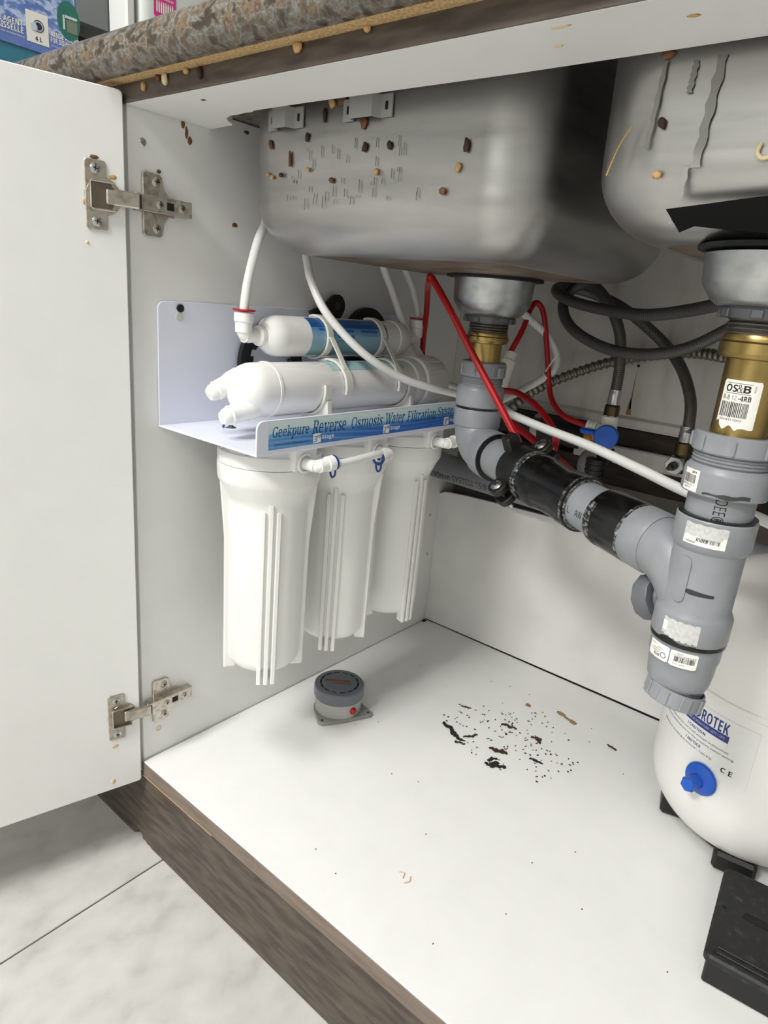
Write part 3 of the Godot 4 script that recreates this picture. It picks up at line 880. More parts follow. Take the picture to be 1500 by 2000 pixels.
	part("wye", Geo.new().lathe([Vector2(0.02, 0.4705), Vector2(0.0288, 0.4705), Vector2(0.0294, 0.4695), Vector2(0.0294, 0.449), Vector2(0.0278, 0.446), Vector2(0.0265, 0.444), Vector2(0.0265, 0.395), Vector2(0.0288, 0.391), Vector2(0.0296, 0.389), Vector2(0.0296, 0.37), Vector2(0.029, 0.3685), Vector2(0.02, 0.3685)], 52, fR)\
		.lathe([Vector2(0.015, len * 0.806), Vector2(0.0278, len * 0.806), Vector2(0.0284, len * 0.812), Vector2(0.0284, len * 0.862), Vector2(0.0268, len * 0.874), Vector2(0.015, len * 0.874)], 52, pf)\
		.tube(bezier(E + d * len * 0.85, E + d * len * 0.97, R + Vector3(0, 0.372, 0) , 22), 0.0264, 36, null, 0.0235).mesh(), M.pvc, t)
	# raised plate on the wye, glue runs
	var wm := cyl_map(R + Vector3(0, 0.4205, 0), up, Vector3(-0.36, 0, 1.0), 0.0274)
	part("cast_plate", Geo.new().patch(Vector2.ZERO, 0.0105, 0.038, wm, 14, func(s: float) -> Vector2:
		var k := sqrt(maxf(0.0, 1.0 - pow(2.0 * s - 1.0, 2.0))) * 0.13
		return Vector2(-0.37 - k, 0.37 + k)).mesh(), M.pvc, t)
	var gm := cyl_map(R + Vector3(0, 0.413, 0), up, Vector3(0.22, 0, 1.0), 0.0268)
	part("glue_run", Geo.new().patch(Vector2(0.0, 0), 0.022, 0.0048, gm, 12, func(s: float) -> Vector2:
		var w := 0.5 * sqrt(maxf(0.02, 1.0 - pow(2.2 * maxf(0.0, 0.25 - s) * 2.0, 2.0))) * (1.0 - 0.55 * s)
		return Vector2(-w - s * 0.2, w - s * 0.2)).mesh(), mat(c8(46, 48, 51), 0.3), t)
	var s1 := cyl_map(R + Vector3(0, 0.3685, 0), up, view, 0.0298)
	part("black_sealant", Geo.new().lathe([Vector2(0.02, 0.3688), Vector2(0.0293, 0.3688), Vector2(0.0293, 0.3655), Vector2(0.02, 0.3655)], 44, fR)\
		.patch(Vector2(-0.006, 0.002), 0.03, 0.008, s1, 16, func(s: float) -> Vector2: return Vector2(-0.4, -0.1 + 0.35 * sin(s * 6.0) * (1.0 - s))).mesh(), M.abs, t)
	part("black_sealant", Geo.new().lathe([Vector2(0.02, 0.4722), Vector2(0.0286, 0.4722), Vector2(0.0286, 0.4702), Vector2(0.02, 0.4702)], 44, fR).mesh(), M.abs, t)
	# right adapter and its short pipe
	adapter(t, R, 0.535, 0.5205, 0.511, 0.489, 1.05)
	part("pipe", Geo.new().lathe([Vector2(0.01, 0.492), Vector2(0.0246, 0.492), Vector2(0.0246, 0.465), Vector2(0.01, 0.465)], 44, fR).mesh(), M.pvc, t)
	part("glue_run", Geo.new().patch(Vector2(0.004, 0.0), 0.034, 0.0042, cyl_map(R + Vector3(0, 0.4925, 0), up, view, 0.0312), 14, func(s: float) -> Vector2: return Vector2(-0.5 + 0.2 * sin(s * 9.0), -0.1 + 0.5 * s + 0.1 * sin(s * 17.0))).mesh(), mat(c8(58, 59, 60), 0.4), t)
	var dt := cyl_map(R + Vector3(0, 0.480, 0), up, Vector3(0.22, 0, 1.0), 0.0248)
	part("printed_text", Geo.new().text("-DEE®", 0.021, 0.0085, dt, sans, Vector2.ZERO, -PI / 2).mesh(), M.ink, t)
	# lower trap bend and clean-out cap
	var cap_dir := Vector3(-0.12, -1.0, 0.18).normalized()
	var cap_at := Vector3(0.579, 0.3215, -0.152)
	part("trap_bend", Geo.new().lathe([Vector2(0.02, 0.367), Vector2(0.0276, 0.367), Vector2(0.0276, 0.352), Vector2(0.0262, 0.347), Vector2(0.0258, 0.338), Vector2(0.0246, 0.328), Vector2(0.0215, 0.320), Vector2(0.0195, 0.317), Vector2(0.0195, 0.312), Vector2(0, 0.312)], 48, fR).mesh(), M.pvc, t)
	var cp := Geo.new().lathe([Vector2(0.0205, 0.004), Vector2(0.0215, 0.0), Vector2(0.0228, 0.0), Vector2(0.0232, 0.002), Vector2(0.0232, 0.0125), Vector2(0.0222, 0.014), Vector2(0.0, 0.0145)], 44, frame(cap_at, cap_dir))
	for i in 8:
		cp.box(Vector3(0, 0.0072, 0.0233), Vector3(0.0085, 0.0125, 0.0016), 0.0006, frame(cap_at, cap_dir) * Transform3D(Basis(Vector3.UP, TAU * i / 8.0 + 0.25), Vector3.ZERO))
	part("cleanout_cap", cp.mesh(), M.pvc, t)
	part("shaded_cap_thread", Geo.new().lathe([Vector2(0.0175, -0.006), Vector2(0.0198, -0.006), Vector2(0.0202, -0.003), Vector2(0.0196, -0.001), Vector2(0.0204, 0.002), Vector2(0.0175, 0.004)], 40, frame(cap_at, cap_dir)).mesh(), mat(c8(70, 73, 77), 0.5), t)  # thread coloured dark for the shade in the gap above the cap
	# side nut behind the wye
	var sd := Vector3(-0.85, -0.35, -0.35).normalized()
	var sp := R + Vector3(-0.022, 0.388, -0.012)
	part("side_nut", thread(Geo.new(), 0.012, -0.006, 0.0165, 0.003).mesh(), M.pvc_dark, t, frame(sp, -sd))
	part("side_nut", Geo.new().lathe([Vector2(0.012, 0.010), Vector2(0.0195, 0.010), Vector2(0.0205, 0.012), Vector2(0.0205, 0.025), Vector2(0.019, 0.026), Vector2(0, 0.026)], 10, frame(sp, sd)).mesh(), M.pvc_dark, t)
	# stickers
	var a1 := cyl_map(R + Vector3(0, 0.4985, 0), up, Vector3(-0.82, 0, 1.0), 0.0311)
	var a2 := cyl_map(R + Vector3(0, 0.4985, 0), up, Vector3(-0.82, 0, 1.0), 0.03125)
	var m := Geo.new().patch(Vector2.ZERO, 0.016, 0.0165, a1, 8).mesh(M.label)
	var g := Geo.new()
	barcode(g, Vector2(-0.001, 0.001), 0.0125, 0.0065, a2, 9)
	g.text("20014", 0.005, 0.0016, a2, sans_bold, Vector2(0.003, 0.0062))
	g.text("38753 07 1", 0.0125, 0.0014, a2, sans, Vector2(-0.001, -0.0038))
	g.text("GRIS PVC", 0.007, 0.0011, a2, sans, Vector2(-0.001, -0.0058))
	g.mesh(M.ink, m)
	part("sticker", m, null, t)
	var b1 := cyl_map(R + Vector3(0, 0.4595, 0), up, Vector3(0.02, 0, 1.0), 0.0297)
	var b2 := cyl_map(R + Vector3(0, 0.4595, 0), up, Vector3(0.02, 0, 1.0), 0.02985)
	m = Geo.new().patch(Vector2.ZERO, 0.032, 0.0165, b1, 16, func(s: float) -> Vector2: return Vector2(-0.5 + 0.03 * sin(s * 31.0), 0.48 + 0.02 * sin(s * 23.0))).mesh(M.torn)
	Geo.new().patch(Vector2(0, -0.0045), 0.0315, 0.008, cyl_map(R + Vector3(0, 0.4595, 0), up, Vector3(0.02, 0, 1.0), 0.02977), 16, func(s: float) -> Vector2: return Vector2(-0.5, 0.25 + 0.12 * sin(s * 21.0) + 0.12 * sin(s * 8.0) + (0.2 if s > 0.9 else 0.0))).mesh(M.label, m)
	g = Geo.new()
	barcode(g, Vector2(0.003, -0.0038), 0.018, 0.003, b2, 13)
	g.text("POURGE", 0.0075, 0.0014, b2, sans_bold, Vector2(-0.0095, -0.0065))
	g.mesh(M.ink, m)
	part("sticker", m, null, t)
	var e1 := cyl_map(R + Vector3(0, 0.3795, 0), up, Vector3(-0.02, 0, 1.0), 0.03)
	m = Geo.new().patch(Vector2.ZERO, 0.029, 0.0165, e1, 18, func(s: float) -> Vector2: return Vector2(-0.5 + 0.32 * maxf(0.0, 0.45 - s) + 0.05 * sin(s * 37.0), 0.48 + 0.03 * sin(s * 29.0))).mesh(M.torn)
	Geo.new().patch(Vector2(-0.0125, 0.001), 0.004, 0.008, cyl_map(R + Vector3(0, 0.3795, 0), up, Vector3(-0.02, 0, 1.0), 0.0301), 4).mesh(M.label, m)
	part("sticker", m, null, t)
	for q in [[-0.62, 21], [0.24, 22]]:
		var c1 := cyl_map(R + Vector3(0, 0.3555, 0), up, Vector3(q[0], 0, 1.0), 0.0279)
		var c2 := cyl_map(R + Vector3(0, 0.3555, 0), up, Vector3(q[0], 0, 1.0), 0.02805)
		m = Geo.new().patch(Vector2.ZERO, 0.0212, 0.0135, c1, 12, func(s: float) -> Vector2: return Vector2(-0.5 + (0.06 if s < 0.03 or s > 0.97 else 0.0), 0.5 - (0.06 if s < 0.03 or s > 0.97 else 0.0))).mesh(M.label)
		g = Geo.new()
		if q[1] == 21:
			g.text("IPEX", 0.0065, 0.0023, c2, sans_bold, Vector2(-0.0005, -0.0035), PI)
			g.text("XFR-EXPRESS", 0.0085, 0.0012, c2, sans, Vector2(-0.002, -0.001), PI)
			g.text("FIT. 8012 W-15", 0.0085, 0.0011, c2, sans, Vector2(-0.002, 0.001), PI)
			g.text("12 09 99", 0.005, 0.0011, c2, sans, Vector2(0.002, 0.0028), PI)
			g.text("1 6 01 X", 0.005, 0.0011, c2, sans, Vector2(-0.005, 0.0046), PI)
			g.lathe([Vector2(0.0021, 0), Vector2(0.0025, 0.0001), Vector2(0.0021, 0.0002)], 20, Transform3D(Basis(), Vector3.ZERO) * frame(c2.call(Vector2(0.006, -0.002))[0], c2.call(Vector2(0.006, -0.002))[1]))
		else:
			barcode(g, Vector2(0.001, 0.0), 0.016, 0.0045, c2, 17)
			g.text("20198", 0.0045, 0.0012, c2, sans, Vector2(-0.003, 0.0048), PI)
			g.text("2204061552", 0.0165, 0.0012, c2, sans, Vector2(0.001, 0.0031), PI)
			g.text("Ja6 1/2", 0.009, 0.0013, c2, sans, Vector2(-0.003, -0.0042), PI)
		g.mesh(M.ink, m)
		part("sticker", m, null, t)
	# drain saddle clamp strapped round the sloping pipe
	var cl := thing("drain_saddle_clamp", "black plastic clamp with two screws around the sloping grey drain pipe", "pipe clamp", E + d * len * 0.275)
	var cc := E + d * len * 0.31
	var cf := frame(cc, d)
	part("clamp_band", Geo.new().lathe([Vector2(0.0243, -0.016), Vector2(0.0275, -0.016), Vector2(0.028, -0.014), Vector2(0.028, 0.014), Vector2(0.0275, 0.016), Vector2(0.0243, 0.016)], 48, cf).mesh(), M.black, cl)
	# paired ears low in front and high behind, each drawn together by a screw
	var ear := Vector3(-0.3655, -0.687, 0.628).normalized()
	var sx := ear.cross(d).normalized()
	for s in [-1, 1]:
		var c: Vector3 = cc + ear * 0.034 * s
		for h in [1, -1]:
			var ef := Transform3D(Basis(d, ear * s, d.cross(ear * s)).orthonormalized(), c + sx * (0.0085 * h))
			part("clamp_ear", Geo.new().prism(round_rect(0.024, 0.020, 0.008), -0.0042, 0.0042, 0.001, ef).mesh(), M.black, cl)
		screw_head(c + sx * 0.0127, sx, 0.0072, cl)
		part("screw_shank", Geo.new().lathe([Vector2(0, 0.012), Vector2(0.0024, 0.012), Vector2(0.0024, -0.024), Vector2(0, -0.024)], 12, frame(c, sx)).mesh(), M.screw, cl)
	var nd := Vector3(-0.16, 0.91, 0.38)
	nd = (nd - d * nd.dot(d)).normalized()
	var np := E + d * len * 0.275 + nd * 0.027
	part("inlet_spout", Geo.new().box(Vector3(0, 0.007, 0), Vector3(0.016, 0.02, 0.016), 0.002, frame(np, nd, d)).mesh(), M.black, cl)


func bezier(a: Vector3, b: Vector3, c: Vector3, k: int) -> Array:
	var out := []
	for i in k + 1:
		var s := float(i) / k
		out.append(a * (1 - s) * (1 - s) + b * 2.0 * s * (1 - s) + c * s * s)
	return out


func adapter(t: Node3D, at: Vector3, y0: float, y1: float, y2: float, y3: float, k: float) -> void:
	var f := Transform3D(Basis(), at)
	var nut := Geo.new().lathe([Vector2(0.0195, y0 - 0.001), Vector2(0.0215 * k, y0), Vector2(0.0262 * k, y0), Vector2(0.0278 * k, y0 - 0.0015), Vector2(0.0282 * k, y1 + 0.001), Vector2(0.0276 * k, y1), Vector2(0.02, y1)], 48)
	for i in 8:
		nut.box(Vector3(0, (y0 + y1) / 2 - 0.0008, 0.0287 * k), Vector3(0.0022, (y0 - y1) * 0.78, 0.0024), 0.0008, Transform3D(Basis(Vector3.UP, TAU * i / 8.0 + 0.2), Vector3.ZERO))
	for i in 2:
		nut.box(Vector3(0, (y0 + y1) / 2 - 0.0015, 0.0293 * k), Vector3(0.009, (y0 - y1) * 0.72, 0.004), 0.0012, Transform3D(Basis(Vector3.UP, PI * i + 1.35), Vector3.ZERO))
	part("slip_nut", nut.mesh(), M.pvc, t, f)
	part("threaded_neck", thread(Geo.new(), y1 + 0.001, y2, 0.0264 * k, 0.0026).mesh(), M.pvc, t, f)
	part("adapter", Geo.new().lathe([Vector2(0.015, y2), Vector2(0.0262 * k, y2), Vector2(0.0290 * k, y2 - 0.0035), Vector2(0.0295 * k, y2 - 0.006), Vector2(0.0295 * k, y3 + 0.0008), Vector2(0.029 * k, y3), Vector2(0.015, y3)], 52).mesh(), M.pvc, t, f)


# band with a rectangular section bent about Z axis at (c.x, c.y)
func arc_band(g: Geo, c: Vector2, z: float, r: float, a0: float, a1: float, w: float, th: float) -> Geo:
	var p := PackedVector2Array()
	var k := 28
	for i in k + 1:
		var a := lerpf(a0, a1, float(i) / k)
		p.append(c + Vector2(cos(a), sin(a)) * (r + th))
	for i in k + 1:
		var a := lerpf(a1, a0, float(i) / k)
		p.append(c + Vector2(cos(a), sin(a)) * r)
	return g.prism(p, z - w / 2, z + w / 2, 0.0008)


func elbow_fitting(g: Geo, p: Vector3, d0: Vector3, d1: Vector3, a: float, b: float, r: float) -> Geo:
	g.tube(Geo.smooth([p, p + d0 * a], 2), r * 0.85, 18)
	g.tube(bezier(p + d0 * (a - r * 0.8), p + d0 * a, p + d0 * a + d1 * r * 0.9, 8), r * 0.88, 18)
	var q := p + d0 * a
	g.lathe([Vector2(r * 0.5, r * 0.3), Vector2(r * 0.98, r * 0.35), Vector2(r * 1.0, b * 0.55), Vector2(r * 1.14, b * 0.6), Vector2(r * 1.14, b * 0.95), Vector2(r * 1.02, b), Vector2(r * 0.4, b)], 22, frame(q, d1))
	return g


func filter() -> void:
	var t := thing("water_filter", "white under-sink water filter unit with three canisters and a blue printed banner, on left panel", "water filter", Vector3(0.002, 0.145, -0.24))
	# bracket: back plate, shelf, front lip
	var bp := PackedVector2Array()
	var yb := 0.4477
	bp = PackedVector2Array([Vector2(0.032, yb - 0.001), Vector2(0.032, 0.5765)])
	for i in 5:
		var a := PI - PI / 2 * i / 4.0
		bp.append(Vector2(0.0405 + 0.0085 * cos(a), 0.5775 + 0.0085 * sin(a)))
	bp.append(Vector2(0.46, 0.5885)); bp.append(Vector2(0.46, yb - 0.001))
	var zx := Transform3D(Basis(Vector3(0, 0, -1), Vector3(0, 1, 0), Vector3(1, 0, 0)), Vector3.ZERO)
	var br := part("bracket", Geo.new().prism(bp, 0.0006, 0.0028, 0.0005, zx).mesh(), M.bracket, t, Transform3D(), "white powder-coated metal bracket")
	part("shelf", Geo.new().box(Vector3(0.0875, yb - 0.0011, -0.2335), Vector3(0.1745, 0.0022, 0.403), 0.0006).mesh(), M.bracket, br)
	var lp := PackedVector2Array([Vector2(0.032, yb - 0.0022), Vector2(0.032, 0.4725)])
	for i in 5:
		var a := PI - PI / 2 * i / 4.0
		lp.append(Vector2(0.0405 + 0.0085 * cos(a), 0.4735 + 0.0085 * sin(a)))
	lp.append(Vector2(0.435, 0.4835)); lp.append(Vector2(0.435, yb - 0.0022))
	part("lip", Geo.new().prism(lp, 0.1724, 0.1746, 0.0006, zx).mesh(), M.bracket, br)
	banner(br)
	# keyhole and its screw
	part("keyhole", Geo.new().lathe([Vector2(0, 0.0004), Vector2(0.0048, 0.0004), Vector2(0.0048, 0)], 22, frame(Vector3(0.0028, 0.5692, -0.0596), Vector3(1, 0, 0))).box(Vector3(0.0029, 0.5745, -0.0596), Vector3(0.0004, 0.008, 0.0045), 0.0).mesh(), mat(c8(206, 204, 198), 0.6), br)
	part("screw", Geo.new().lathe([Vector2(0, 0.0016), Vector2(0.0026, 0.0016), Vector2(0.0044, 0.0022), Vector2(0.0044, 0)], 18, frame(Vector3(0.0029, 0.5792, -0.06), Vector3(1, 0, 0))).mesh(), M.black, br)
	screw_head(Vector3(0.05, yb, -0.0975), Vector3.UP, 0.0062, br)
	part("bent_cable_clip", Geo.new().tube(Geo.smooth([Vector3(0.046, yb + 0.016, -0.094), Vector3(0.0455, yb + 0.008, -0.0935), Vector3(0.0435, yb + 0.002, -0.091), Vector3(0.047, yb + 0.002, -0.089), Vector3(0.0465, yb + 0.0075, -0.0925)], 6), 0.0011, 8).mesh(), M.navy, br)
	# three canisters
	for i in 3:
		canister(t, Vector3(0.1017, 0, -0.1143 - 0.1247 * i), i)
	# tube joining canister fittings
	part("jumper_tube", Geo.new().tube(Geo.smooth([Vector3(0.187, 0.4275, -0.141), Vector3(0.188, 0.429, -0.17), Vector3(0.188, 0.431, -0.2), Vector3(0.187, 0.4305, -0.215)], 5), 0.0048, 14).mesh(), M.tube_white, t)
	membrane(t)
	inline_filter(t)
	wrench()


func banner(br: Node3D) -> void:
	var w := 512; var h := 64
	var im := Image.create(w, h, false, Image.FORMAT_RGB8)
	var f := FastNoiseLite.new(); f.seed = 5; f.frequency = 0.02
	for y in h:
		for x in w:
			var s := float(x) / w; var v := float(y) / h
			var wave := v + 0.05 * sin(s * 9.0) + 0.03 * f.get_noise_2d(x, y * 6.0)
			var c: Color
			var pale := c8(222, 238, 236); var mid := c8(140, 196, 224); var deep := c8(44, 98, 188)
			if wave < 0.42:
				c = pale.lerp(mid, clampf(wave / 0.42, 0, 1) * (0.25 + 0.5 * s))
			else:
				var k := clampf((wave - 0.42) / 0.2, 0, 1)
				c = mid.lerp(deep, k * (0.45 + 0.5 * clampf(s * 2.5, 0, 1)))
				var st := 0.5 + 0.5 * sin((v * 9.0 + sin(s * 5.0 + v * 2.0) * 1.3) * 4.2)
				c = c.lerp(c8(150, 208, 232), 0.42 * pow(st, 3.0) * clampf(1.15 - s * 0.8, 0.15, 1.0))
			im.set_pixel(x, y, c)
	var bm := mat(Color.WHITE, 0.35)
	bm.albedo_texture = ImageTexture.create_from_image(im)
	var right := Vector3(0, 0, -1)
	var o := Vector3(0.1748, 0.4658, -0.238)
	var mp := flat_map(o, right, Vector3.UP)
	var mp2 := flat_map(o + Vector3(0.0003, 0, 0), right, Vector3.UP)
	var m := Geo.new().patch(Vector2.ZERO, 0.381, 0.0295, mp, 1).mesh(bm)
	var g := Geo.new()
	for q in [["Geekpure", -0.0524, -0.1037, 0.0148, -0.0008], ["Reverse", -0.1097, -0.1624, 0.0148, 0.0052], ["Osmosis", -0.172, -0.2275, 0.0135, 0.0052], ["Water", -0.2327, -0.271, 0.014, 0.0066], ["Filtration", -0.277, -0.3394, 0.014, 0.0066], ["System", -0.3432, -0.394, 0.0148, 0.0052]]:
		var zc: float = (q[1] + q[2]) / 2
		g.text(q[0], q[1] - q[2], q[3], mp2, serif, Vector2(-(zc + 0.238), 0.002 + (0.0022 if q[0] != "Geekpure" else 0.0)), 0.0, 0.12)
	g.text("customersevice@geekpure.cc", 0.05, 0.0032, mp2, sans, Vector2(-0.158, -0.0102), 0.0, 0.1)
	g.mesh(mat(c8(14, 62, 132), 0.4), m)
	var wh := Geo.new()
	var nb := Geo.new()
	for q in [["3", "rd", -0.1165], ["2", "nd", -0.236], ["1", "st", -0.3655]]:
		var x: float = -(q[2] + 0.238)
		wh.patch(Vector2(x, -0.0082), 0.012, 0.0105, flat_map(o + Vector3(0.0004, 0, 0), right, Vector3.UP), 1)
		wh.text("Stage", 0.0185, 0.0058, mp2, sans_bold, Vector2(x + 0.0175, -0.0085))
		nb.text(q[0], 0.0042, 0.0068, flat_map(o + Vector3(0.0006, 0, 0), right, Vector3.UP), sans, Vector2(x - 0.0026, -0.009), 0.0, 0.1)
		nb.text(q[1], 0.0045, 0.0042, flat_map(o + Vector3(0.0006, 0, 0), right, Vector3.UP), sans_bold, Vector2(x + 0.0028, -0.0058), 0.0, 0.1)
	wh.mesh(mat(c8(236, 240, 246), 0.4), m)
	nb.mesh(mat(c8(22, 60, 130), 0.4), m)
	part("banner", m, null, br, Transform3D(), "blue wave banner with stage numbers")


func canister(t: Node3D, c: Vector3, i: int) -> void:
	var f := Transform3D(Basis(), c)
	# cap with its port block
	var cap := Geo.new().lathe([Vector2(0.0, 0.4445), Vector2(0.05, 0.4445), Vector2(0.0525, 0.442), Vector2(0.0552, 0.4335), Vector2(0.0598, 0.4325), Vector2(0.0604, 0.431), Vector2(0.0604, 0.4187), Vector2(0.05, 0.4187)], 56, f)
	cap.box(c + Vector3(0.046, 0.4322, 0.002), Vector3(0.034, 0.027, 0.036), 0.0022)
	for s in [-1, 1]:
		cap.box(c + Vector3(0.02 * s, 0.439, 0.03), Vector3(0.003, 0.011, 0.05), 0.0008)
		cap.box(c + Vector3(-0.046, 0.4322, 0.0), Vector3(0.03, 0.024, 0.03), 0.002)
	var cp := part("canister", cap.mesh(), M.plastic, t)
	# sump
	var r := 0.0454
	var prof := [Vector2(0.05, 0.418), Vector2(0.06, 0.418), Vector2(0.0606, 0.4165), Vector2(0.0602, 0.4), Vector2(0.059, 0.396), Vector2(0.0555, 0.390), Vector2(0.0505, 0.378), Vector2(0.0478, 0.3725), Vector2(0.0472, 0.366), Vector2(r, 0.17)]
	for k in 6:
		var a := PI / 2 * (k + 1) / 6.0
		prof.append(Vector2(r - 0.02 + 0.02 * cos(a) - 0.0004, 0.17 - 0.017 * sin(a)))
	prof.append(Vector2(0, 0.152))
	part("sump", Geo.new().lathe(prof, 64, f).mesh(), M.plastic, cp)
	# groups of three ribs all round
	var turn: float = [0.935, 0.665, 1.44][i]
	for k in 4:
		for j in 3:
			var a := turn + PI / 2 * k + (j - 1) * 0.18
			var top := 0.377 if j == 1 else 0.368
			var poly := PackedVector2Array([Vector2(0.036, 0.145), Vector2(0.0495, 0.145), Vector2(0.0512, top - 0.01), Vector2(0.0508, top), Vector2(0.044, top)])
			if k % 2 == 1 and j != 1:
				# the flanks run up into the collar
				poly = PackedVector2Array([Vector2(0.036, 0.150), Vector2(0.0505, 0.152), Vector2(0.0505, 0.2), Vector2(0.0515, 0.32), Vector2(0.0575, 0.392), Vector2(0.046, 0.398)])
			part("rib", Geo.new().prism(poly, -0.0026, 0.0026, 0.0007, f * Transform3D(Basis(Vector3.UP, a - PI / 2), Vector3.ZERO)).mesh(), M.plastic, cp)
	# push fitting on the port
	var p := c + Vector3(0.063, 0.4275, 0.004 if i != 1 else 0.002)
	var g := Geo.new()
	g.lathe([Vector2(0.004, 0.0), Vector2(0.0112, 0.0), Vector2(0.0118, 0.001), Vector2(0.0112, 0.0022), Vector2(0.0095, 0.0022), Vector2(0.0085, 0.001)], 26, frame(p - Vector3(0.0002, 0, 0), Vector3(1, 0, 0)))
	var d1 := Vector3(0.1, 0.1, -1).normalized() if i != 1 else Vector3(0.1, -0.08, 1).normalized()
	elbow_fitting(g, p, Vector3(1, 0, 0), d1, 0.0185, 0.024, 0.0078)
	part("elbow_fitting", g.mesh(), M.gloss, cp)
	if i < 2:
		var q := p + Vector3(0.0185, 0, 0) + d1 * 0.0235
		part("locking_clip", Geo.new().lathe([Vector2(0.0052, 0.0), Vector2(0.0088, 0.0), Vector2(0.0088, 0.0022), Vector2(0.0052, 0.0022)], 24, frame(q, d1)).tube(Geo.smooth([q + Vector3(0.004, -0.006, 0), q + Vector3(0.004, -0.013, 0), q + Vector3(0.001, -0.0165, 0.001), q + Vector3(-0.003, -0.013, 0), q + Vector3(-0.004, -0.006, 0)], 5), 0.0012, 8).mesh(), M.navy, cp, Transform3D(), "blue locking clip")


func membrane(t: Node3D) -> void:
	var c := Vector2(0.093, 0.499)
	var f := Transform3D(Basis(Vector3(1, 0, 0), Vector3(0, 0, 1), Vector3(0, -1, 0)), Vector3(c.x, c.y, 0))
	var prof := [Vector2(0, -0.063)]
	for k in 8:
		var a := PI / 2 * (k + 1) / 8.0
		prof.append(Vector2(0.0305 * sin(a), -0.093 + 0.03 * cos(a)))
	prof.append_array([Vector2(0.031, -0.108), Vector2(0.0316, -0.1085), Vector2(0.0316, -0.112), Vector2(0.0304, -0.1135), Vector2(0.0300, -0.386), Vector2(0, -0.386)])
	var ms := part("membrane_housing", Geo.new().lathe(prof, 60, f).mesh(), M.gloss, t)
	var cap := Geo.new().lathe([Vector2(0.02, -0.362), Vector2(0.0325, -0.362), Vector2(0.0335, -0.366), Vector2(0.0335, -0.378), Vector2(0.0322, -0.379), Vector2(0.0322, -0.3805), Vector2(0.0362, -0.3815), Vector2(0.0368, -0.384), Vector2(0.0362, -0.428), Vector2(0.0342, -0.434), Vector2(0.0, -0.436)], 56, f)
	for k in 12:
		cap.box(Vector3(0, 0.0362, -0.405), Vector3(0.006, 0.0018, 0.042), 0.0007, Transform3D(Basis(Vector3(0, 0, 1), TAU * k / 12.0), Vector3(c.x, c.y, 0)))
	part("end_cap", cap.mesh(), M.plastic, ms)
	# two sealed spigots on the domed end
	for q in [[Vector3(0.076, 0.507, -0.080), Vector3(-0.08, -0.42, 0.92)], [Vector3(0.104, 0.4805, -0.078), Vector3(-0.05, -0.24, 0.95)]]:
		var dd: Vector3 = q[1].normalized()
		part("spigot_plug", Geo.new().lathe([Vector2(0, -0.008), Vector2(0.0128, -0.008), Vector2(0.0125, 0.004), Vector2(0.0108, 0.012), Vector2(0.0108, 0.022), Vector2(0.0110, 0.0245), Vector2(0.0094, 0.0265), Vector2(0.0094, 0.030), Vector2(0.0068, 0.0345), Vector2(0, 0.035)], 26, frame(q[0], dd)).mesh(), M.gloss, ms)
	# label round the tube
	var lab := cyl_map(Vector3(c.x, c.y, -0.27), Vector3(0, 0, -1), Vector3(-0.1, 1, 0), 0.0305)
	var lab2 := cyl_map(Vector3(c.x, c.y, -0.27), Vector3(0, 0, -1), Vector3(-0.1, 1, 0), 0.03065)
	var m := Geo.new().patch(Vector2.ZERO, 0.052, 0.142, lab, 16).mesh(mat(c8(176, 214, 222), 0.3))
	var g := Geo.new()
	var rot := flat_rot(lab2)
	g.patch(Vector2(-0.04, -0.006), 0.028, 0.0022, rot, 1)
	g.mesh(mat(c8(44, 118, 190), 0.4), m)
	g = Geo.new()
	for k in 3:
		g.text("use with water filter only", 0.03, 0.0018, rot, sans, Vector2(-0.04, -0.0105 - 0.0032 * k))
	g.text("No. 18012", 0.016, 0.0022, rot, sans, Vector2(0.045, -0.008))
	g.mesh(mat(c8(70, 110, 150), 0.5), m)
	part("label_sheet", m, null, ms, Transform3D(), "pale blue printed label")
	# lower clips that stand on the shelf
	for z in [-0.182, -0.345]:
		var cg := Geo.new()
		arc_band(cg, c, z, 0.0306, deg_to_rad(12), deg_to_rad(-160), 0.013, 0.0034)
		cg.prism(PackedVector2Array([Vector2(c.x + 0.0335, c.y - 0.012), Vector2(c.x + 0.038, c.y - 0.05), Vector2(c.x - 0.012, c.y - 0.05), Vector2(c.x - 0.01, c.y - 0.034), Vector2(c.x + 0.018, c.y - 0.029)]), z - 0.0055, z + 0.0025, 0.0008)
		part("support_clip", cg.mesh(), M.clip, ms)


func flat_rot(mp: Callable) -> Callable:
	# lines of print run along the tube
	return func(q: Vector2) -> Array: return mp.call(Vector2(-q.y, q.x))


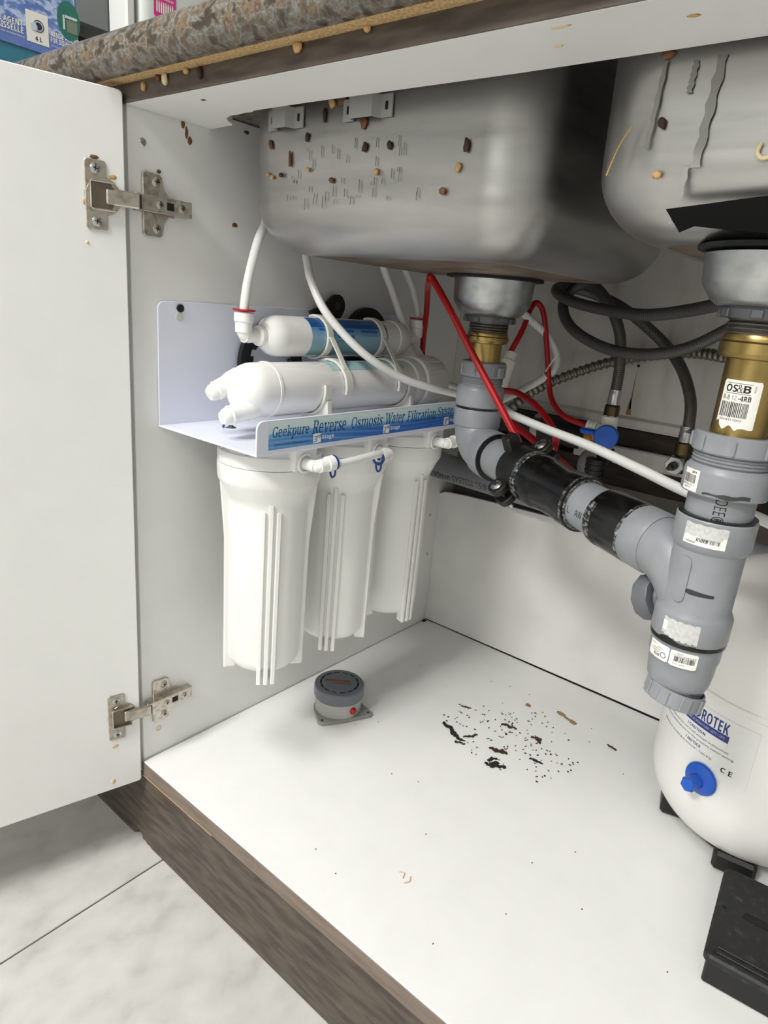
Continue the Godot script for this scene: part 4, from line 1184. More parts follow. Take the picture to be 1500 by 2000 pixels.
func inline_filter(t: Node3D) -> void:
	var c := Vector2(0.062, 0.556)
	var rc := Vector2(0.093, 0.499)
	var f := Transform3D(Basis(Vector3(1, 0, 0), Vector3(0, 0, 1), Vector3(0, -1, 0)), Vector3(c.x, c.y, 0))
	var prof := [Vector2(0, -0.122), Vector2(0.010, -0.122), Vector2(0.0118, -0.124), Vector2(0.0125, -0.130), Vector2(0.016, -0.1335), Vector2(0.0205, -0.139), Vector2(0.0232, -0.146), Vector2(0.024, -0.152), Vector2(0.024, -0.362), Vector2(0.0252, -0.3625), Vector2(0.0256, -0.366), Vector2(0.0252, -0.371), Vector2(0.024, -0.372), Vector2(0.0225, -0.386), Vector2(0.018, -0.394), Vector2(0.011, -0.397), Vector2(0.010, -0.405), Vector2(0, -0.405)]
	var fl := part("inline_filter", Geo.new().lathe(prof, 52, f).mesh(), M.gloss, t)
	# elbows with red rings
	var g := Geo.new()
	elbow_fitting(g, Vector3(c.x, c.y, -0.126), Vector3(0, 0, 1), Vector3(0, 1, 0), 0.0225, 0.0255, 0.0098)
	part("elbow_fitting", g.mesh(), M.gloss, fl)
	part("locking_ring", Geo.new().lathe([Vector2(0.005, 0), Vector2(0.0105, 0), Vector2(0.013, 0.0006), Vector2(0.013, 0.002), Vector2(0.0105, 0.0026), Vector2(0.005, 0.0026)], 28, Transform3D(Basis(), Vector3(c.x, c.y + 0.0262, -0.1035))).mesh(), M.red, fl, Transform3D(), "red locking ring")
	g = Geo.new()
	elbow_fitting(g, Vector3(c.x, c.y, -0.402), Vector3(0, 0, -1), Vector3(0, 1, 0), 0.026, 0.0285, 0.0098)
	part("elbow_fitting", g.mesh(), M.gloss, fl)
	part("locking_ring", Geo.new().lathe([Vector2(0.005, 0), Vector2(0.0105, 0), Vector2(0.0125, 0.0006), Vector2(0.0125, 0.002), Vector2(0.0105, 0.0026), Vector2(0.005, 0.0026)], 28, Transform3D(Basis(), Vector3(c.x, c.y + 0.029, -0.428))).mesh(), M.red, fl, Transform3D(), "red locking ring")
	# printed label
	var im := Image.create(64, 128, false, Image.FORMAT_RGB8)
	for y in 128:
		for x in 64:
			var v := float(y) / 128
			var cc := c8(40, 96, 160).lerp(c8(150, 190, 214), clampf((v - 0.12) * 2.6, 0, 1)).lerp(c8(120, 158, 158), clampf((v - 0.5) * 2.0, 0, 1))
			if v > 0.18 and v < 0.3:
				cc = cc.lerp(c8(26, 74, 150), 0.7)
			im.set_pixel(x, y, cc)
	var lm := mat(Color.WHITE, 0.3)
	lm.albedo_texture = ImageTexture.create_from_image(im)
	var face := Vector3(1, 0.12, 0)
	var lab := cyl_map(Vector3(c.x, c.y, -0.262), Vector3(0, 0, 1), face, 0.02415)
	var lab2 := cyl_map(Vector3(c.x, c.y, -0.262), Vector3(0, 0, 1), face, 0.0243)
	# here (u, v) = (around, along +z); turn so that print runs along -z with its top upwards
	var rot := func(q: Vector2) -> Array: return lab.call(Vector2(q.y, -q.x))
	var rot2 := func(q: Vector2) -> Array: return lab2.call(Vector2(q.y, -q.x))
	var lg := Geo.new()
	for k in 12:
		lg.patch(Vector2(0, -0.029 + 0.058 * (k + 0.5) / 12.0), 0.145, 0.058 / 12.0, rot, 1)
	for k in lg.u.size():
		pass
	var uv := PackedVector2Array()
	for p in lg.v:
		var ang := atan2(p.y - c.y, p.x - c.x) - 0.1194
		uv.append(Vector2(clampf((-0.262 + 0.0725 - p.z) / 0.145, 0, 1), clampf(0.5 - ang * 0.02415 / 0.058, 0.01, 0.99)))
	lg.u = uv
	var m := lg.mesh(lm)
	var bl := Geo.new()
	for q in [[-0.012, 0.0075, 0.030, 0.0035], [-0.012, 0.0005, 0.030, 0.0035], [0.033, 0.0075, 0.032, 0.003], [-0.055, 0.014, 0.012, 0.003], [-0.055, 0.009, 0.010, 0.003]]:
		bl.patch(Vector2(q[0], q[1]), q[2], q[3], rot2, 1)
	bl.mesh(mat(c8(28, 104, 190), 0.4), m)
	var tx := Geo.new()
	tx.text("natural mineral filter", 0.03, 0.002, rot2, sans, Vector2(0.034, 0.0025))
	tx.text("replace every year", 0.03, 0.0018, rot2, sans, Vector2(-0.012, -0.005))
	tx.mesh(mat(c8(60, 90, 120), 0.5), m)
	part("label_sheet", m, null, fl, Transform3D(), "blue and teal printed label")
	# double clips: a ring round this filter, a strut, and a hook over the membrane housing
	for z in [-0.2185, -0.322]:
		var cg := Geo.new()
		arc_band(cg, c, z, 0.0244, deg_to_rad(112), deg_to_rad(-120), 0.0105, 0.0032)
		arc_band(cg, rc, z, 0.0307, deg_to_rad(142), deg_to_rad(-12), 0.0125, 0.0036)
		cg.prism(PackedVector2Array([Vector2(c.x + 0.0255, c.y + 0.004), Vector2(c.x + 0.029, c.y + 0.002), Vector2(rc.x + 0.025, rc.y + 0.024), Vector2(rc.x + 0.021, rc.y + 0.0265)]), z - 0.004, z + 0.004, 0.0005)
		cg.prism(PackedVector2Array([Vector2(c.x + 0.010, c.y - 0.024), Vector2(c.x + 0.0155, c.y - 0.0215), Vector2(rc.x - 0.004, rc.y + 0.035), Vector2(rc.x - 0.010, rc.y + 0.034)]), z - 0.004, z + 0.004, 0.0005)
		part("double_clip", cg.mesh(), M.clip, fl)


func wrench() -> void:
	# flat plastic ring spanner standing behind the two tubes, against the back plate
	var c := Vector2(-0.222, 0.531)
	for q in [["black plastic ring wrench with handle eye standing behind the white filter tubes", Vector2(0.190, 0.519), 0.0515, 0.0105, true], ["black ring wrench behind the far end of the top filter tube", Vector2(0.3725, 0.548), 0.0475, 0.0105, false]]:
		var cc: Vector2 = q[1]
		var t := thing("housing_wrench", q[0], "wrench", Vector3(q[3], 0.4477, -cc.x))
		var g := Geo.new()
		var r1: float = q[2]
		var fr := frame(Vector3(q[3], cc.y, -cc.x), Vector3(1, 0, 0))
		g.lathe([Vector2(r1 - 0.014, -0.003), Vector2(r1, -0.003), Vector2(r1, 0.004), Vector2(r1 - 0.014, 0.004), Vector2(r1 - 0.014, -0.003)], 56, fr)
		part("ring", g.mesh(), M.black, t)
		for k in 10:
			var a := TAU * k / 10.0 + 0.15
			part("tooth", Geo.new().box(Vector3(0, 0.0005, r1 - 0.0165), Vector3(0.012, 0.007, 0.008), 0.0008, fr * Transform3D(Basis(Vector3.UP, a), Vector3.ZERO)).mesh(), M.black, t)
		if q[4]:
			var hx := Transform3D(Basis(Vector3(0, 0, -1), Vector3(0, 1, 0), Vector3(1, 0, 0)), Vector3(q[3], 0, 0))
			var hp := PackedVector2Array([Vector2(0.255, 0.585), Vector2(0.285, 0.597), Vector2(0.292, 0.603)])
			for k in 9:
				var a := deg_to_rad(150 - 190 * k / 8.0)
				hp.append(Vector2(0.3055 + 0.0155 * cos(a), 0.5945 + 0.0155 * sin(a)))
			hp.append(Vector2(0.30, 0.562)); hp.append(Vector2(0.272, 0.566))
			part("handle", Geo.new().prism(hp, -0.003, 0.004, 0.0008, hx).mesh(), M.black, t)
			part("hanging_eye", Geo.new().lathe([Vector2(0, 0.0003), Vector2(0.0052, 0.0003), Vector2(0.0052, 0)], 18, frame(Vector3(q[3] + 0.0041, 0.5945, -0.3045), Vector3(1, 0, 0))).mesh(), mat(c8(58, 58, 58), 0.5), t)


func tank() -> void:
	var c := Vector3(0.629, 0, -0.462)
	var R := 0.1185
	var t := thing("pressure_tank", "white round pressure tank with blue plug on a black base behind the drain", "water tank", c)
	var f := Transform3D(Basis(), c)
	var prof := [Vector2(0, 0.014), Vector2(0.055, 0.014)]
	for k in 10:
		var a := PI / 2 * (k + 1) / 10.0
		prof.append(Vector2(0.055 + (R - 0.055) * sin(a), 0.014 + 0.075 * (1.0 - cos(a))))
	prof.append_array([Vector2(R, 0.2155), Vector2(R + 0.0012, 0.217), Vector2(R + 0.0012, 0.223), Vector2(R, 0.2245), Vector2(R, 0.285)])
	for k in 9:
		var a := PI / 2 * (k + 1) / 10.0
		prof.append(Vector2(R * cos(a), 0.285 + 0.085 * sin(a)))
	prof.append_array([Vector2(0.014, 0.3695), Vector2(0.014, 0.39), Vector2(0, 0.39)])
	part("tank_body", Geo.new().lathe(prof, 80, f).mesh(), M.tank, t)
	# base with feet
	part("base_ring", Geo.new().lathe([Vector2(0.05, 0.001), Vector2(0.060, 0.001), Vector2(0.062, 0.018), Vector2(0.05, 0.018), Vector2(0.05, 0.001)], 48, f).mesh(), M.black, t)
	for a in [-1.30, 0.14, 1.58, 3.0]:
		part("foot", Geo.new().box(Vector3(0, 0.0135, 0.078), Vector3(0.046, 0.025, 0.034), 0.004, f * Transform3D(Basis(Vector3.UP, a), Vector3.ZERO)).mesh(), M.black, t)
	# plug
	var pn := Vector3(-0.36, 0.0, 1.0).normalized()
	var pa := c + pn * R + Vector3(0, 0.119, 0)
	part("plug", Geo.new().lathe([Vector2(0, 0.0005), Vector2(0.0185, 0.0005), Vector2(0.0192, 0.002), Vector2(0.018, 0.0045), Vector2(0.0125, 0.0075), Vector2(0.0085, 0.009), Vector2(0.0078, 0.013), Vector2(0, 0.013)], 32, frame(pa, pn)).lathe([Vector2(0, 0.013), Vector2(0.0088, 0.013), Vector2(0.0088, 0.026), Vector2(0.0078, 0.0275), Vector2(0, 0.0275)], 6, frame(pa, pn)).mesh(), M.blue, t)
	# label
	var fc := Vector3(-0.68, 0, 1.0)
	var mp := cyl_map(c + Vector3(0, 0.166, 0), Vector3.UP, fc, R + 0.0003)
	var mp2 := cyl_map(c + Vector3(0, 0.166, 0), Vector3.UP, fc, R + 0.0005)
	var mp3 := cyl_map(c + Vector3(0, 0.166, 0), Vector3.UP, fc, R + 0.0007)
	var m := Geo.new().patch(Vector2.ZERO, 0.15, 0.076, mp, 28).mesh(mat(c8(230, 230, 228), 0.3))
	var g := Geo.new()
	g.text("HIDROTEK", 0.054, 0.0135, mp2, sans_bold, Vector2(0.018, 0.0265))
	g.patch(Vector2(0.018, 0.0148), 0.058, 0.0085, mp2, 14)
	g.text("! CAUTION", 0.026, 0.0034, mp2, sans_bold, Vector2(0.008, 0.0055))
	g.text("! NOTICE", 0.022, 0.0034, mp2, sans_bold, Vector2(0.008, -0.0122))
	g.mesh(mat(c8(34, 48, 124), 0.4), m)
	Geo.new().text("MAX WORKING TEMP 100°F / 38°C", 0.05, 0.003, mp3, sans, Vector2(0.018, 0.0148)).mesh(mat(c8(190, 196, 222), 0.4), m)
	g = Geo.new()
	g.text("this tank must not be serviced except authorized", 0.108, 0.003, mp2, sans, Vector2(-0.004, -0.0008))
	g.text("pre-set for the precharge and for line pressure switch setting", 0.118, 0.003, mp2, sans, Vector2(-0.002, -0.0062))
	g.text("Maximum working pressure : 100 PSI", 0.086, 0.003, mp2, sans, Vector2(-0.008, -0.0182))
	g.text("C E", 0.0125, 0.0062, mp2, sans_bold, Vector2(0.053, -0.0225))
	g.mesh(M.ink, m)
	part("label_sheet", m, null, t, Transform3D(), "printed white tank label")


func braid_mat() -> StandardMaterial3D:
	var im := Image.create(64, 64, false, Image.FORMAT_RGB8)
	for y in 64:
		for x in 64:
			var s := float(x) / 64; var v := float(y) / 64
			var a := fposmod(s * 8.0 + v * 8.0, 1.0); var b := fposmod(s * 8.0 - v * 8.0, 1.0)
			var over := fposmod(floor(s * 8.0 + v * 8.0) + floor(s * 8.0 - v * 8.0), 2.0) < 1.0
			var k := (sin(a * PI) if over else sin(b * PI))
			im.set_pixel(x, y, Color.from_hsv(0.1, 0.03, 0.10 + 0.36 * k))
	var m := mat(Color.WHITE, 0.45, 0.45)
	m.albedo_texture = ImageTexture.create_from_image(im)
	m.uv1_scale = Vector3(2, 42, 1)
	return m


func plumbing() -> void:
	# printed waste pipe along the back wall
	var pp := Vector3(0.27, 0.3205, -0.602)
	var wp := part("waste_pipe", Geo.new().lathe([Vector2(0, -0.268), Vector2(0.0242, -0.268), Vector2(0.0242, 0.82), Vector2(0, 0.82)], 44, frame(Vector3.ZERO, Vector3(1, -0.03, 0))).mesh(), M.pvc_wall, null, Transform3D(Basis(), pp))
	tag(wp, "dark grey printed waste pipe lying in the gap along the back wall", "pipe")
	var tmap := cyl_map(pp + Vector3(-0.155, 0.0047, 0), Vector3(0, 1, 0.0).cross(Vector3(0, 0, 1)), Vector3(0, -0.05, 1), 0.0244)
	var tm := func(q: Vector2) -> Array: return tmap.call(Vector2(-q.y, q.x))
	part("printed_text", Geo.new().text("1-1/2\" /40mm SYSTEM 15® PVC TYPE DWV", 0.245, 0.0125, tm, sans, Vector2(-0.018, -0.0075)).mesh(), M.ink, wp)
	# tee valve with blue handle
	var v := thing("shutoff_valve", "white and brass feed valve with a blue lever, back wall, under the braided hose", "valve", Vector3(0.33, 0.41, -0.556))
	var vx := 0.33; var vz := -0.556
	part("valve_body", Geo.new().lathe([Vector2(0, 0.478), Vector2(0.0095, 0.478), Vector2(0.0115, 0.476), Vector2(0.012, 0.44), Vector2(0.010, 0.43), Vector2(0, 0.43)], 24, Transform3D(Basis(), Vector3(vx, 0, vz))).mesh(), M.clip, v)
	part("hose_nut", Geo.new().lathe([Vector2(0, 0.494), Vector2(0.009, 0.494), Vector2(0.0108, 0.491), Vector2(0.0108, 0.476), Vector2(0, 0.476)], 6, Transform3D(Basis(), Vector3(vx, 0, vz))).mesh(), mat(c8(92, 78, 54), 0.35, 0.9), v)
	part("side_outlet", Geo.new().lathe([Vector2(0, 0.0), Vector2(0.0085, 0.0), Vector2(0.0085, 0.012), Vector2(0.011, 0.013), Vector2(0.011, 0.017), Vector2(0.0095, 0.018), Vector2(0.0095, 0.022), Vector2(0.011, 0.023), Vector2(0.011, 0.027), Vector2(0.004, 0.028)], 24, frame(Vector3(vx - 0.004, 0.455, vz + 0.002), Vector3(-1, 0.1, 0.25))).mesh(), M.clip, v)
	part("brass_tail", Geo.new().lathe([Vector2(0, -0.004), Vector2(0.0098, -0.004), Vector2(0.0098, 0.014), Vector2(0.012, 0.015), Vector2(0.012, 0.026), Vector2(0, 0.026)], 22, frame(Vector3(vx - 0.008, 0.447, vz - 0.006), Vector3(-0.9, -0.25, -0.2))).mesh(), mat(c8(190, 138, 62), 0.4, 0.6), v)
	var kf := frame(Vector3(vx + 0.004, 0.449, vz + 0.012), Vector3(0.25, 0.0, 1))
	part("lever", Geo.new().lathe([Vector2(0, 0), Vector2(0.0165, 0), Vector2(0.0172, 0.0015), Vector2(0.0172, 0.009), Vector2(0.016, 0.011), Vector2(0, 0.012)], 32, kf).box(Vector3(vx - 0.0175, 0.4525, vz + 0.0195), Vector3(0.034, 0.0085, 0.008), 0.003).mesh(), M.blue, v, Transform3D(), "blue lever")
	part("valve_stem", Geo.new().lathe([Vector2(0, 0.43), Vector2(0.012, 0.43), Vector2(0.012, 0.408), Vector2(0, 0.408)], 20, Transform3D(Basis(), Vector3(vx + 0.002, 0, vz))).mesh(), M.black, v)
	# angle stop
	var s := thing("angle_stop", "corroded brass angle stop with hex nut at the end of the right braided hose", "valve", Vector3(0.437, 0.41, -0.55))
	part("hose_nut", Geo.new().lathe([Vector2(0, 0.461), Vector2(0.0085, 0.461), Vector2(0.0105, 0.459), Vector2(0.0105, 0.444), Vector2(0, 0.444)], 6, Transform3D(Basis(), Vector3(0.438, 0, -0.55))).mesh(), mat(c8(104, 88, 58), 0.4, 0.9), s)
	part("valve_body", Geo.new().lathe([Vector2(0, 0.446), Vector2(0.0092, 0.446), Vector2(0.0098, 0.43), Vector2(0.0095, 0.418), Vector2(0, 0.416)], 24, Transform3D(Basis(), Vector3(0.438, 0, -0.552))).lathe([Vector2(0, 0.0), Vector2(0.0085, 0), Vector2(0.0085, 0.075), Vector2(0, 0.075)], 20, frame(Vector3(0.438, 0.43, -0.552), Vector3(0, 0, -1))).mesh(), mat(c8(78, 70, 56), 0.45, 0.8), s)
	var hf := frame(Vector3(0.436, 0.430, -0.545), Vector3(-0.1, -0.12, 1))
	part("packing_nut", Geo.new().lathe([Vector2(0, 0), Vector2(0.0128, 0), Vector2(0.0138, 0.0015), Vector2(0.0138, 0.008), Vector2(0.0125, 0.0095), Vector2(0, 0.0095)], 6, hf).mesh(), M.zinc, s)
	part("valve_stem", Geo.new().lathe([Vector2(0, 0.009), Vector2(0.0062, 0.009), Vector2(0.0058, 0.015), Vector2(0.0036, 0.016), Vector2(0.0036, 0.024), Vector2(0, 0.0245)], 16, hf).mesh(), mat(c8(60, 56, 50), 0.4, 0.8), s)
	# black stub with a galvanized disc
	var b := thing("capped_pipe_stub", "black ribbed pipe stub with a galvanized disc, behind the black coupling", "pipe fitting", Vector3(0.325, 0.36, -0.54))
	var rp := [Vector2(0, 0.03)]
	for k in 5:
		rp.append(Vector2(0.0145, 0.03 - k * 0.008)); rp.append(Vector2(0.0145, 0.026 - k * 0.008)); rp.append(Vector2(0.0135, 0.0255 - k * 0.008)); rp.append(Vector2(0.0135, 0.0225 - k * 0.008))
	rp.append(Vector2(0.0135, -0.05)); rp.append(Vector2(0, -0.05))
	part("stub", Geo.new().lathe(rp, 24, Transform3D(Basis(), Vector3(0.327, 0.385, -0.54))).mesh(), M.black, b)
	part("disc", Geo.new().lathe([Vector2(0, 0), Vector2(0.024, 0), Vector2(0.0245, 0.0015), Vector2(0.02, 0.004), Vector2(0, 0.004)], 32, frame(Vector3(0.312, 0.4, -0.555), Vector3(-0.45, 0.1, 1))).mesh(), M.zinc, b)
	# black insulated branch behind the filter end
	var k2 := thing("pipe_bundle", "black foam wrapped pipe in the dark gap behind the left drain elbow", "pipe", Vector3(0.15, 0.43, -0.6))
	part("foam_sleeve", Geo.new().tube(Geo.smooth([Vector3(0.06, 0.437, -0.60), Vector3(0.15, 0.435, -0.595), Vector3(0.235, 0.432, -0.6), Vector3(0.27, 0.428, -0.61)], 6), 0.019, 18, func(l: float) -> float: return 1.0 + 0.04 * sin(l * 260.0)).mesh(), M.rubber, k2)
	part("hose_clamp", Geo.new().lathe([Vector2(0.017, -0.006), Vector2(0.0208, -0.006), Vector2(0.0208, 0.006), Vector2(0.017, 0.006)], 28, frame(Vector3(0.2, 0.4335, -0.598), Vector3(1, -0.03, -0.05))).mesh(), M.screw, k2)
	# braided hoses
	var bm := braid_mat()
	var h1 := thing("braided_hose", "grey braided hose, upper loop, running down to the corroded angle stop", "hose", Vector3(0.438, 0.455, -0.55), "braided supply hoses")
	part("braided_sleeve", Geo.new().tube(Geo.smooth([Vector3(0.66, 0.76, -0.45), Vector3(0.64, 0.70, -0.43), Vector3(0.605, 0.672, -0.418), Vector3(0.56, 0.656, -0.412), Vector3(0.508, 0.643, -0.420), Vector3(0.481, 0.637, -0.430), Vector3(0.431, 0.626, -0.460), Vector3(0.377, 0.618, -0.480), Vector3(0.315, 0.621, -0.500), Vector3(0.266, 0.628, -0.510), Vector3(0.232, 0.640, -0.523), Vector3(0.228, 0.6485, -0.55), Vector3(0.259, 0.644, -0.575), Vector3(0.300, 0.630, -0.582), Vector3(0.333, 0.612, -0.585), Vector3(0.374, 0.584, -0.585), Vector3(0.407, 0.554, -0.575), Vector3(0.431, 0.517, -0.56), Vector3(0.439, 0.484, -0.55), Vector3(0.438, 0.470, -0.55)], 8), 0.0076, 18).mesh(), bm, h1)
	part("crimp_sleeve", Geo.new().lathe([Vector2(0, 0.482), Vector2(0.0086, 0.482), Vector2(0.0088, 0.479), Vector2(0.0082, 0.476), Vector2(0.0088, 0.473), Vector2(0.0088, 0.461), Vector2(0, 0.461)], 24, Transform3D(Basis(), Vector3(0.438, 0, -0.55))).mesh(), M.screw, h1)
	var h2 := thing("braided_hose", "grey braided hose, lower loop, running down to the blue lever valve", "hose", Vector3(0.330, 0.49, -0.555), "braided supply hoses")
	part("braided_sleeve", Geo.new().tube(Geo.smooth([Vector3(0.625, 0.76, -0.47), Vector3(0.612, 0.70, -0.455), Vector3(0.585, 0.664, -0.44), Vector3(0.55, 0.646, -0.44), Vector3(0.505, 0.627, -0.450), Vector3(0.478, 0.609, -0.470), Vector3(0.432, 0.583, -0.490), Vector3(0.380, 0.570, -0.500), Vector3(0.321, 0.572, -0.510), Vector3(0.268, 0.591, -0.520), Vector3(0.240, 0.617, -0.535), Vector3(0.237, 0.641, -0.552), Vector3(0.254, 0.655, -0.560), Vector3(0.278, 0.647, -0.56), Vector3(0.304, 0.619, -0.560), Vector3(0.321, 0.586, -0.560), Vector3(0.328, 0.544, -0.560), Vector3(0.330, 0.51, -0.556)], 8), 0.0076, 18).mesh(), bm, h2)
	part("crimp_sleeve", Geo.new().lathe([Vector2(0, 0.515), Vector2(0.0086, 0.515), Vector2(0.0088, 0.512), Vector2(0.0082, 0.509), Vector2(0.0088, 0.506), Vector2(0.0088, 0.494), Vector2(0, 0.494)], 24, Transform3D(Basis(), Vector3(0.330, 0, -0.556))).mesh(), M.screw, h2)
	# corrugated metal connector
	var cg := part("corrugated_connector", Geo.new().tube(Geo.smooth([Vector3(0.176, 0.455, -0.52), Vector3(0.187, 0.472, -0.535), Vector3(0.193, 0.487, -0.555), Vector3(0.214, 0.506, -0.575), Vector3(0.248, 0.526, -0.59), Vector3(0.289, 0.546, -0.603), Vector3(0.339, 0.562, -0.61), Vector3(0.384, 0.572, -0.61), Vector3(0.419, 0.576, -0.60), Vector3(0.457, 0.575, -0.58), Vector3(0.491, 0.571, -0.565), Vector3(0.55, 0.56, -0.57), Vector3(0.64, 0.545, -0.60), Vector3(0.70, 0.53, -0.621)], 40), 0.0072, 16, func(l: float) -> float: return 1.0 + 0.15 * sin(l * TAU / 0.0092)).mesh(), mat(c8(128, 124, 116), 0.4, 0.8))
	tag(cg, "dull metal corrugated connector crossing the upper back panel behind the braided hoses", "connector")


func tubes() -> void:
	var spec := [
		["water_tube", "white tube rising from the near end of the top filter tube", "tube", M.tube_white, 0.0052, [Vector3(0.062, 0.572, -0.1035), Vector3(0.062, 0.584, -0.1035), Vector3(0.060, 0.6095, -0.1085), Vector3(0.054, 0.6355, -0.1200), Vector3(0.045, 0.6615, -0.1360), Vector3(0.034, 0.683, -0.155), Vector3(0.028, 0.72, -0.165)]],
		["water_tube", "long white tube sweeping down before the filters and behind the drain", "tube", M.tube_white, 0.0050, [Vector3(0.028, 0.74, -0.225), Vector3(0.033, 0.70, -0.218), Vector3(0.036, 0.676, -0.213), Vector3(0.044, 0.661, -0.209), Vector3(0.058, 0.640, -0.2025), Vector3(0.072, 0.624, -0.195), Vector3(0.094, 0.5934, -0.1955), Vector3(0.115, 0.565, -0.212), Vector3(0.135, 0.539, -0.239), Vector3(0.150, 0.516, -0.285), Vector3(0.165, 0.503, -0.332), Vector3(0.180, 0.493, -0.383), Vector3(0.222, 0.4885, -0.378), Vector3(0.265, 0.486, -0.360), Vector3(0.341, 0.482, -0.320), Vector3(0.415, 0.480, -0.280), Vector3(0.482, 0.473, -0.250), Vector3(0.535, 0.466, -0.230), Vector3(0.589, 0.459, -0.230), Vector3(0.648, 0.445, -0.235), Vector3(0.70, 0.434, -0.265), Vector3(0.715, 0.425, -0.34), Vector3(0.69, 0.418, -0.42), Vector3(0.648, 0.412, -0.462), Vector3(0.631, 0.402, -0.463), Vector3(0.629, 0.388, -0.462)]],
		["water_tube", "white tube coming down to the back of the lower membrane housing", "tube", M.tube_white, 0.0052, [Vector3(0.058, 0.70, -0.325), Vector3(0.060, 0.654, -0.341), Vector3(0.060, 0.623, -0.364), Vector3(0.062, 0.579, -0.394), Vector3(0.064, 0.543, -0.43), Vector3(0.075, 0.517, -0.445), Vector3(0.085, 0.512, -0.437)]],
		["water_tube", "white tube rising from the far elbow of the top filter tube", "tube", M.tube_white, 0.0052, [Vector3(0.062, 0.578, -0.428), Vector3(0.061, 0.597, -0.428), Vector3(0.056, 0.630, -0.415), Vector3(0.05, 0.66, -0.397), Vector3(0.045, 0.70, -0.38)]],
		["water_tube", "short white tube leaving the far end cap behind the long white tube", "tube", M.tube_white, 0.0052, [Vector3(0.075, 0.50, -0.434), Vector3(0.072, 0.496, -0.47), Vector3(0.085, 0.488, -0.50), Vector3(0.115, 0.481, -0.515), Vector3(0.15, 0.474, -0.52), Vector3(0.19, 0.46, -0.52)]],
		["drain_tube", "bright red tube slanting down in front of the left strainer to the black clamp", "tube", M.red, 0.0041, [Vector3(0.163, 0.6395, -0.312), Vector3(0.167, 0.6402, -0.305), Vector3(0.1725, 0.6385, -0.30), Vector3(0.1775, 0.6355, -0.2995), Vector3(0.2138, 0.6024, -0.290), Vector3(0.2566, 0.5547, -0.285), Vector3(0.2949, 0.5098, -0.285), Vector3(0.3316, 0.4658, -0.285)]],
		["feed_tube", "dark red tube hanging behind the filters beside the left back corner", "tube", M.red, 0.0042, [Vector3(0.159, 0.6385, -0.316), Vector3(0.152, 0.6365, -0.325), Vector3(0.118, 0.627, -0.37), Vector3(0.083, 0.596, -0.42), Vector3(0.061, 0.537, -0.45), Vector3(0.055, 0.49, -0.475)]],
		["feed_tube", "red tube looping up and down against the upper back panel to the blue lever valve", "tube", M.red, 0.0042, [Vector3(0.182, 0.546, -0.5), Vector3(0.188, 0.583, -0.520), Vector3(0.180, 0.613, -0.550), Vector3(0.184, 0.624, -0.560), Vector3(0.194, 0.609, -0.568), Vector3(0.206, 0.560, -0.572), Vector3(0.217, 0.515, -0.572), Vector3(0.231, 0.485, -0.565), Vector3(0.260, 0.466, -0.552), Vector3(0.301, 0.458, -0.548)]],
		["feed_tube", "red tube bending down into the shadow behind the black clamp", "tube", M.red, 0.0042, [Vector3(0.19, 0.5, -0.43), Vector3(0.224, 0.504, -0.420), Vector3(0.248, 0.504, -0.420), Vector3(0.282, 0.494, -0.410), Vector3(0.309, 0.478, -0.400), Vector3(0.330, 0.466, -0.380), Vector3(0.346, 0.457, -0.35), Vector3(0.343, 0.44, -0.345)]],
		["feed_tube", "red tube lying low in the dark gap behind the left drain elbow", "tube", M.red, 0.0055, [Vector3(0.15, 0.468, -0.53), Vector3(0.19, 0.448, -0.52), Vector3(0.24, 0.43, -0.505), Vector3(0.29, 0.412, -0.49), Vector3(0.33, 0.40, -0.47)]],
		["water_tube", "greyish white tube curling against the back panel with a cable tie", "tube", M.tube_white, 0.0058, [Vector3(0.178, 0.628, -0.47), Vector3(0.184, 0.613, -0.505), Vector3(0.187, 0.597, -0.548), Vector3(0.200, 0.578, -0.578), Vector3(0.216, 0.551, -0.588), Vector3(0.219, 0.528, -0.582), Vector3(0.209, 0.514, -0.57), Vector3(0.194, 0.497, -0.542), Vector3(0.192, 0.485, -0.49), Vector3(0.19, 0.478, -0.45)]],
	]
	for q in spec:
		var pts: Array = q[5]
		var o := thing(q[0], q[1], q[2], pts[pts.size() - 1])
		part("tube_wall", Geo.new().tube(Geo.smooth(pts, 10), q[4], 16).mesh(), q[3], o)
	# cable tie round the curled tube and the reducer that holds the looping red tube
	var ct := thing("cable_tie", "thin white cable tie holding the curled tube to the corrugated connector", "cable tie", Vector3(0.21, 0.516, -0.572))
	part("strap", Geo.new().lathe([Vector2(0.006, -0.0015), Vector2(0.0078, -0.0015), Vector2(0.0078, 0.0015), Vector2(0.006, 0.0015)], 20, frame(Vector3(0.213, 0.519, -0.574), Vector3(0.5, 0.6, 0.2))).mesh(), M.clip, ct)
	part("loose_end", Geo.new().tube([Vector3(0.213, 0.525, -0.566), Vector3(0.222, 0.538, -0.56), Vector3(0.23, 0.552, -0.562)], 0.0009, 6).mesh(), M.clip, ct)
	var rd := thing("tube_reducer", "pale grey tube reducer below the looping red tube beside the left drain", "tube fitting", Vector3(0.197, 0.505, -0.465))
	part("sleeve", Geo.new().lathe([Vector2(0, -0.034), Vector2(0.0105, -0.034), Vector2(0.0108, 0.008), Vector2(0.0088, 0.01), Vector2(0.0088, 0.022), Vector2(0, 0.022)], 22, frame(Vector3(0.187, 0.53, -0.49), Vector3(-0.08, 1.0, -0.55))).mesh(), M.clip, rd)


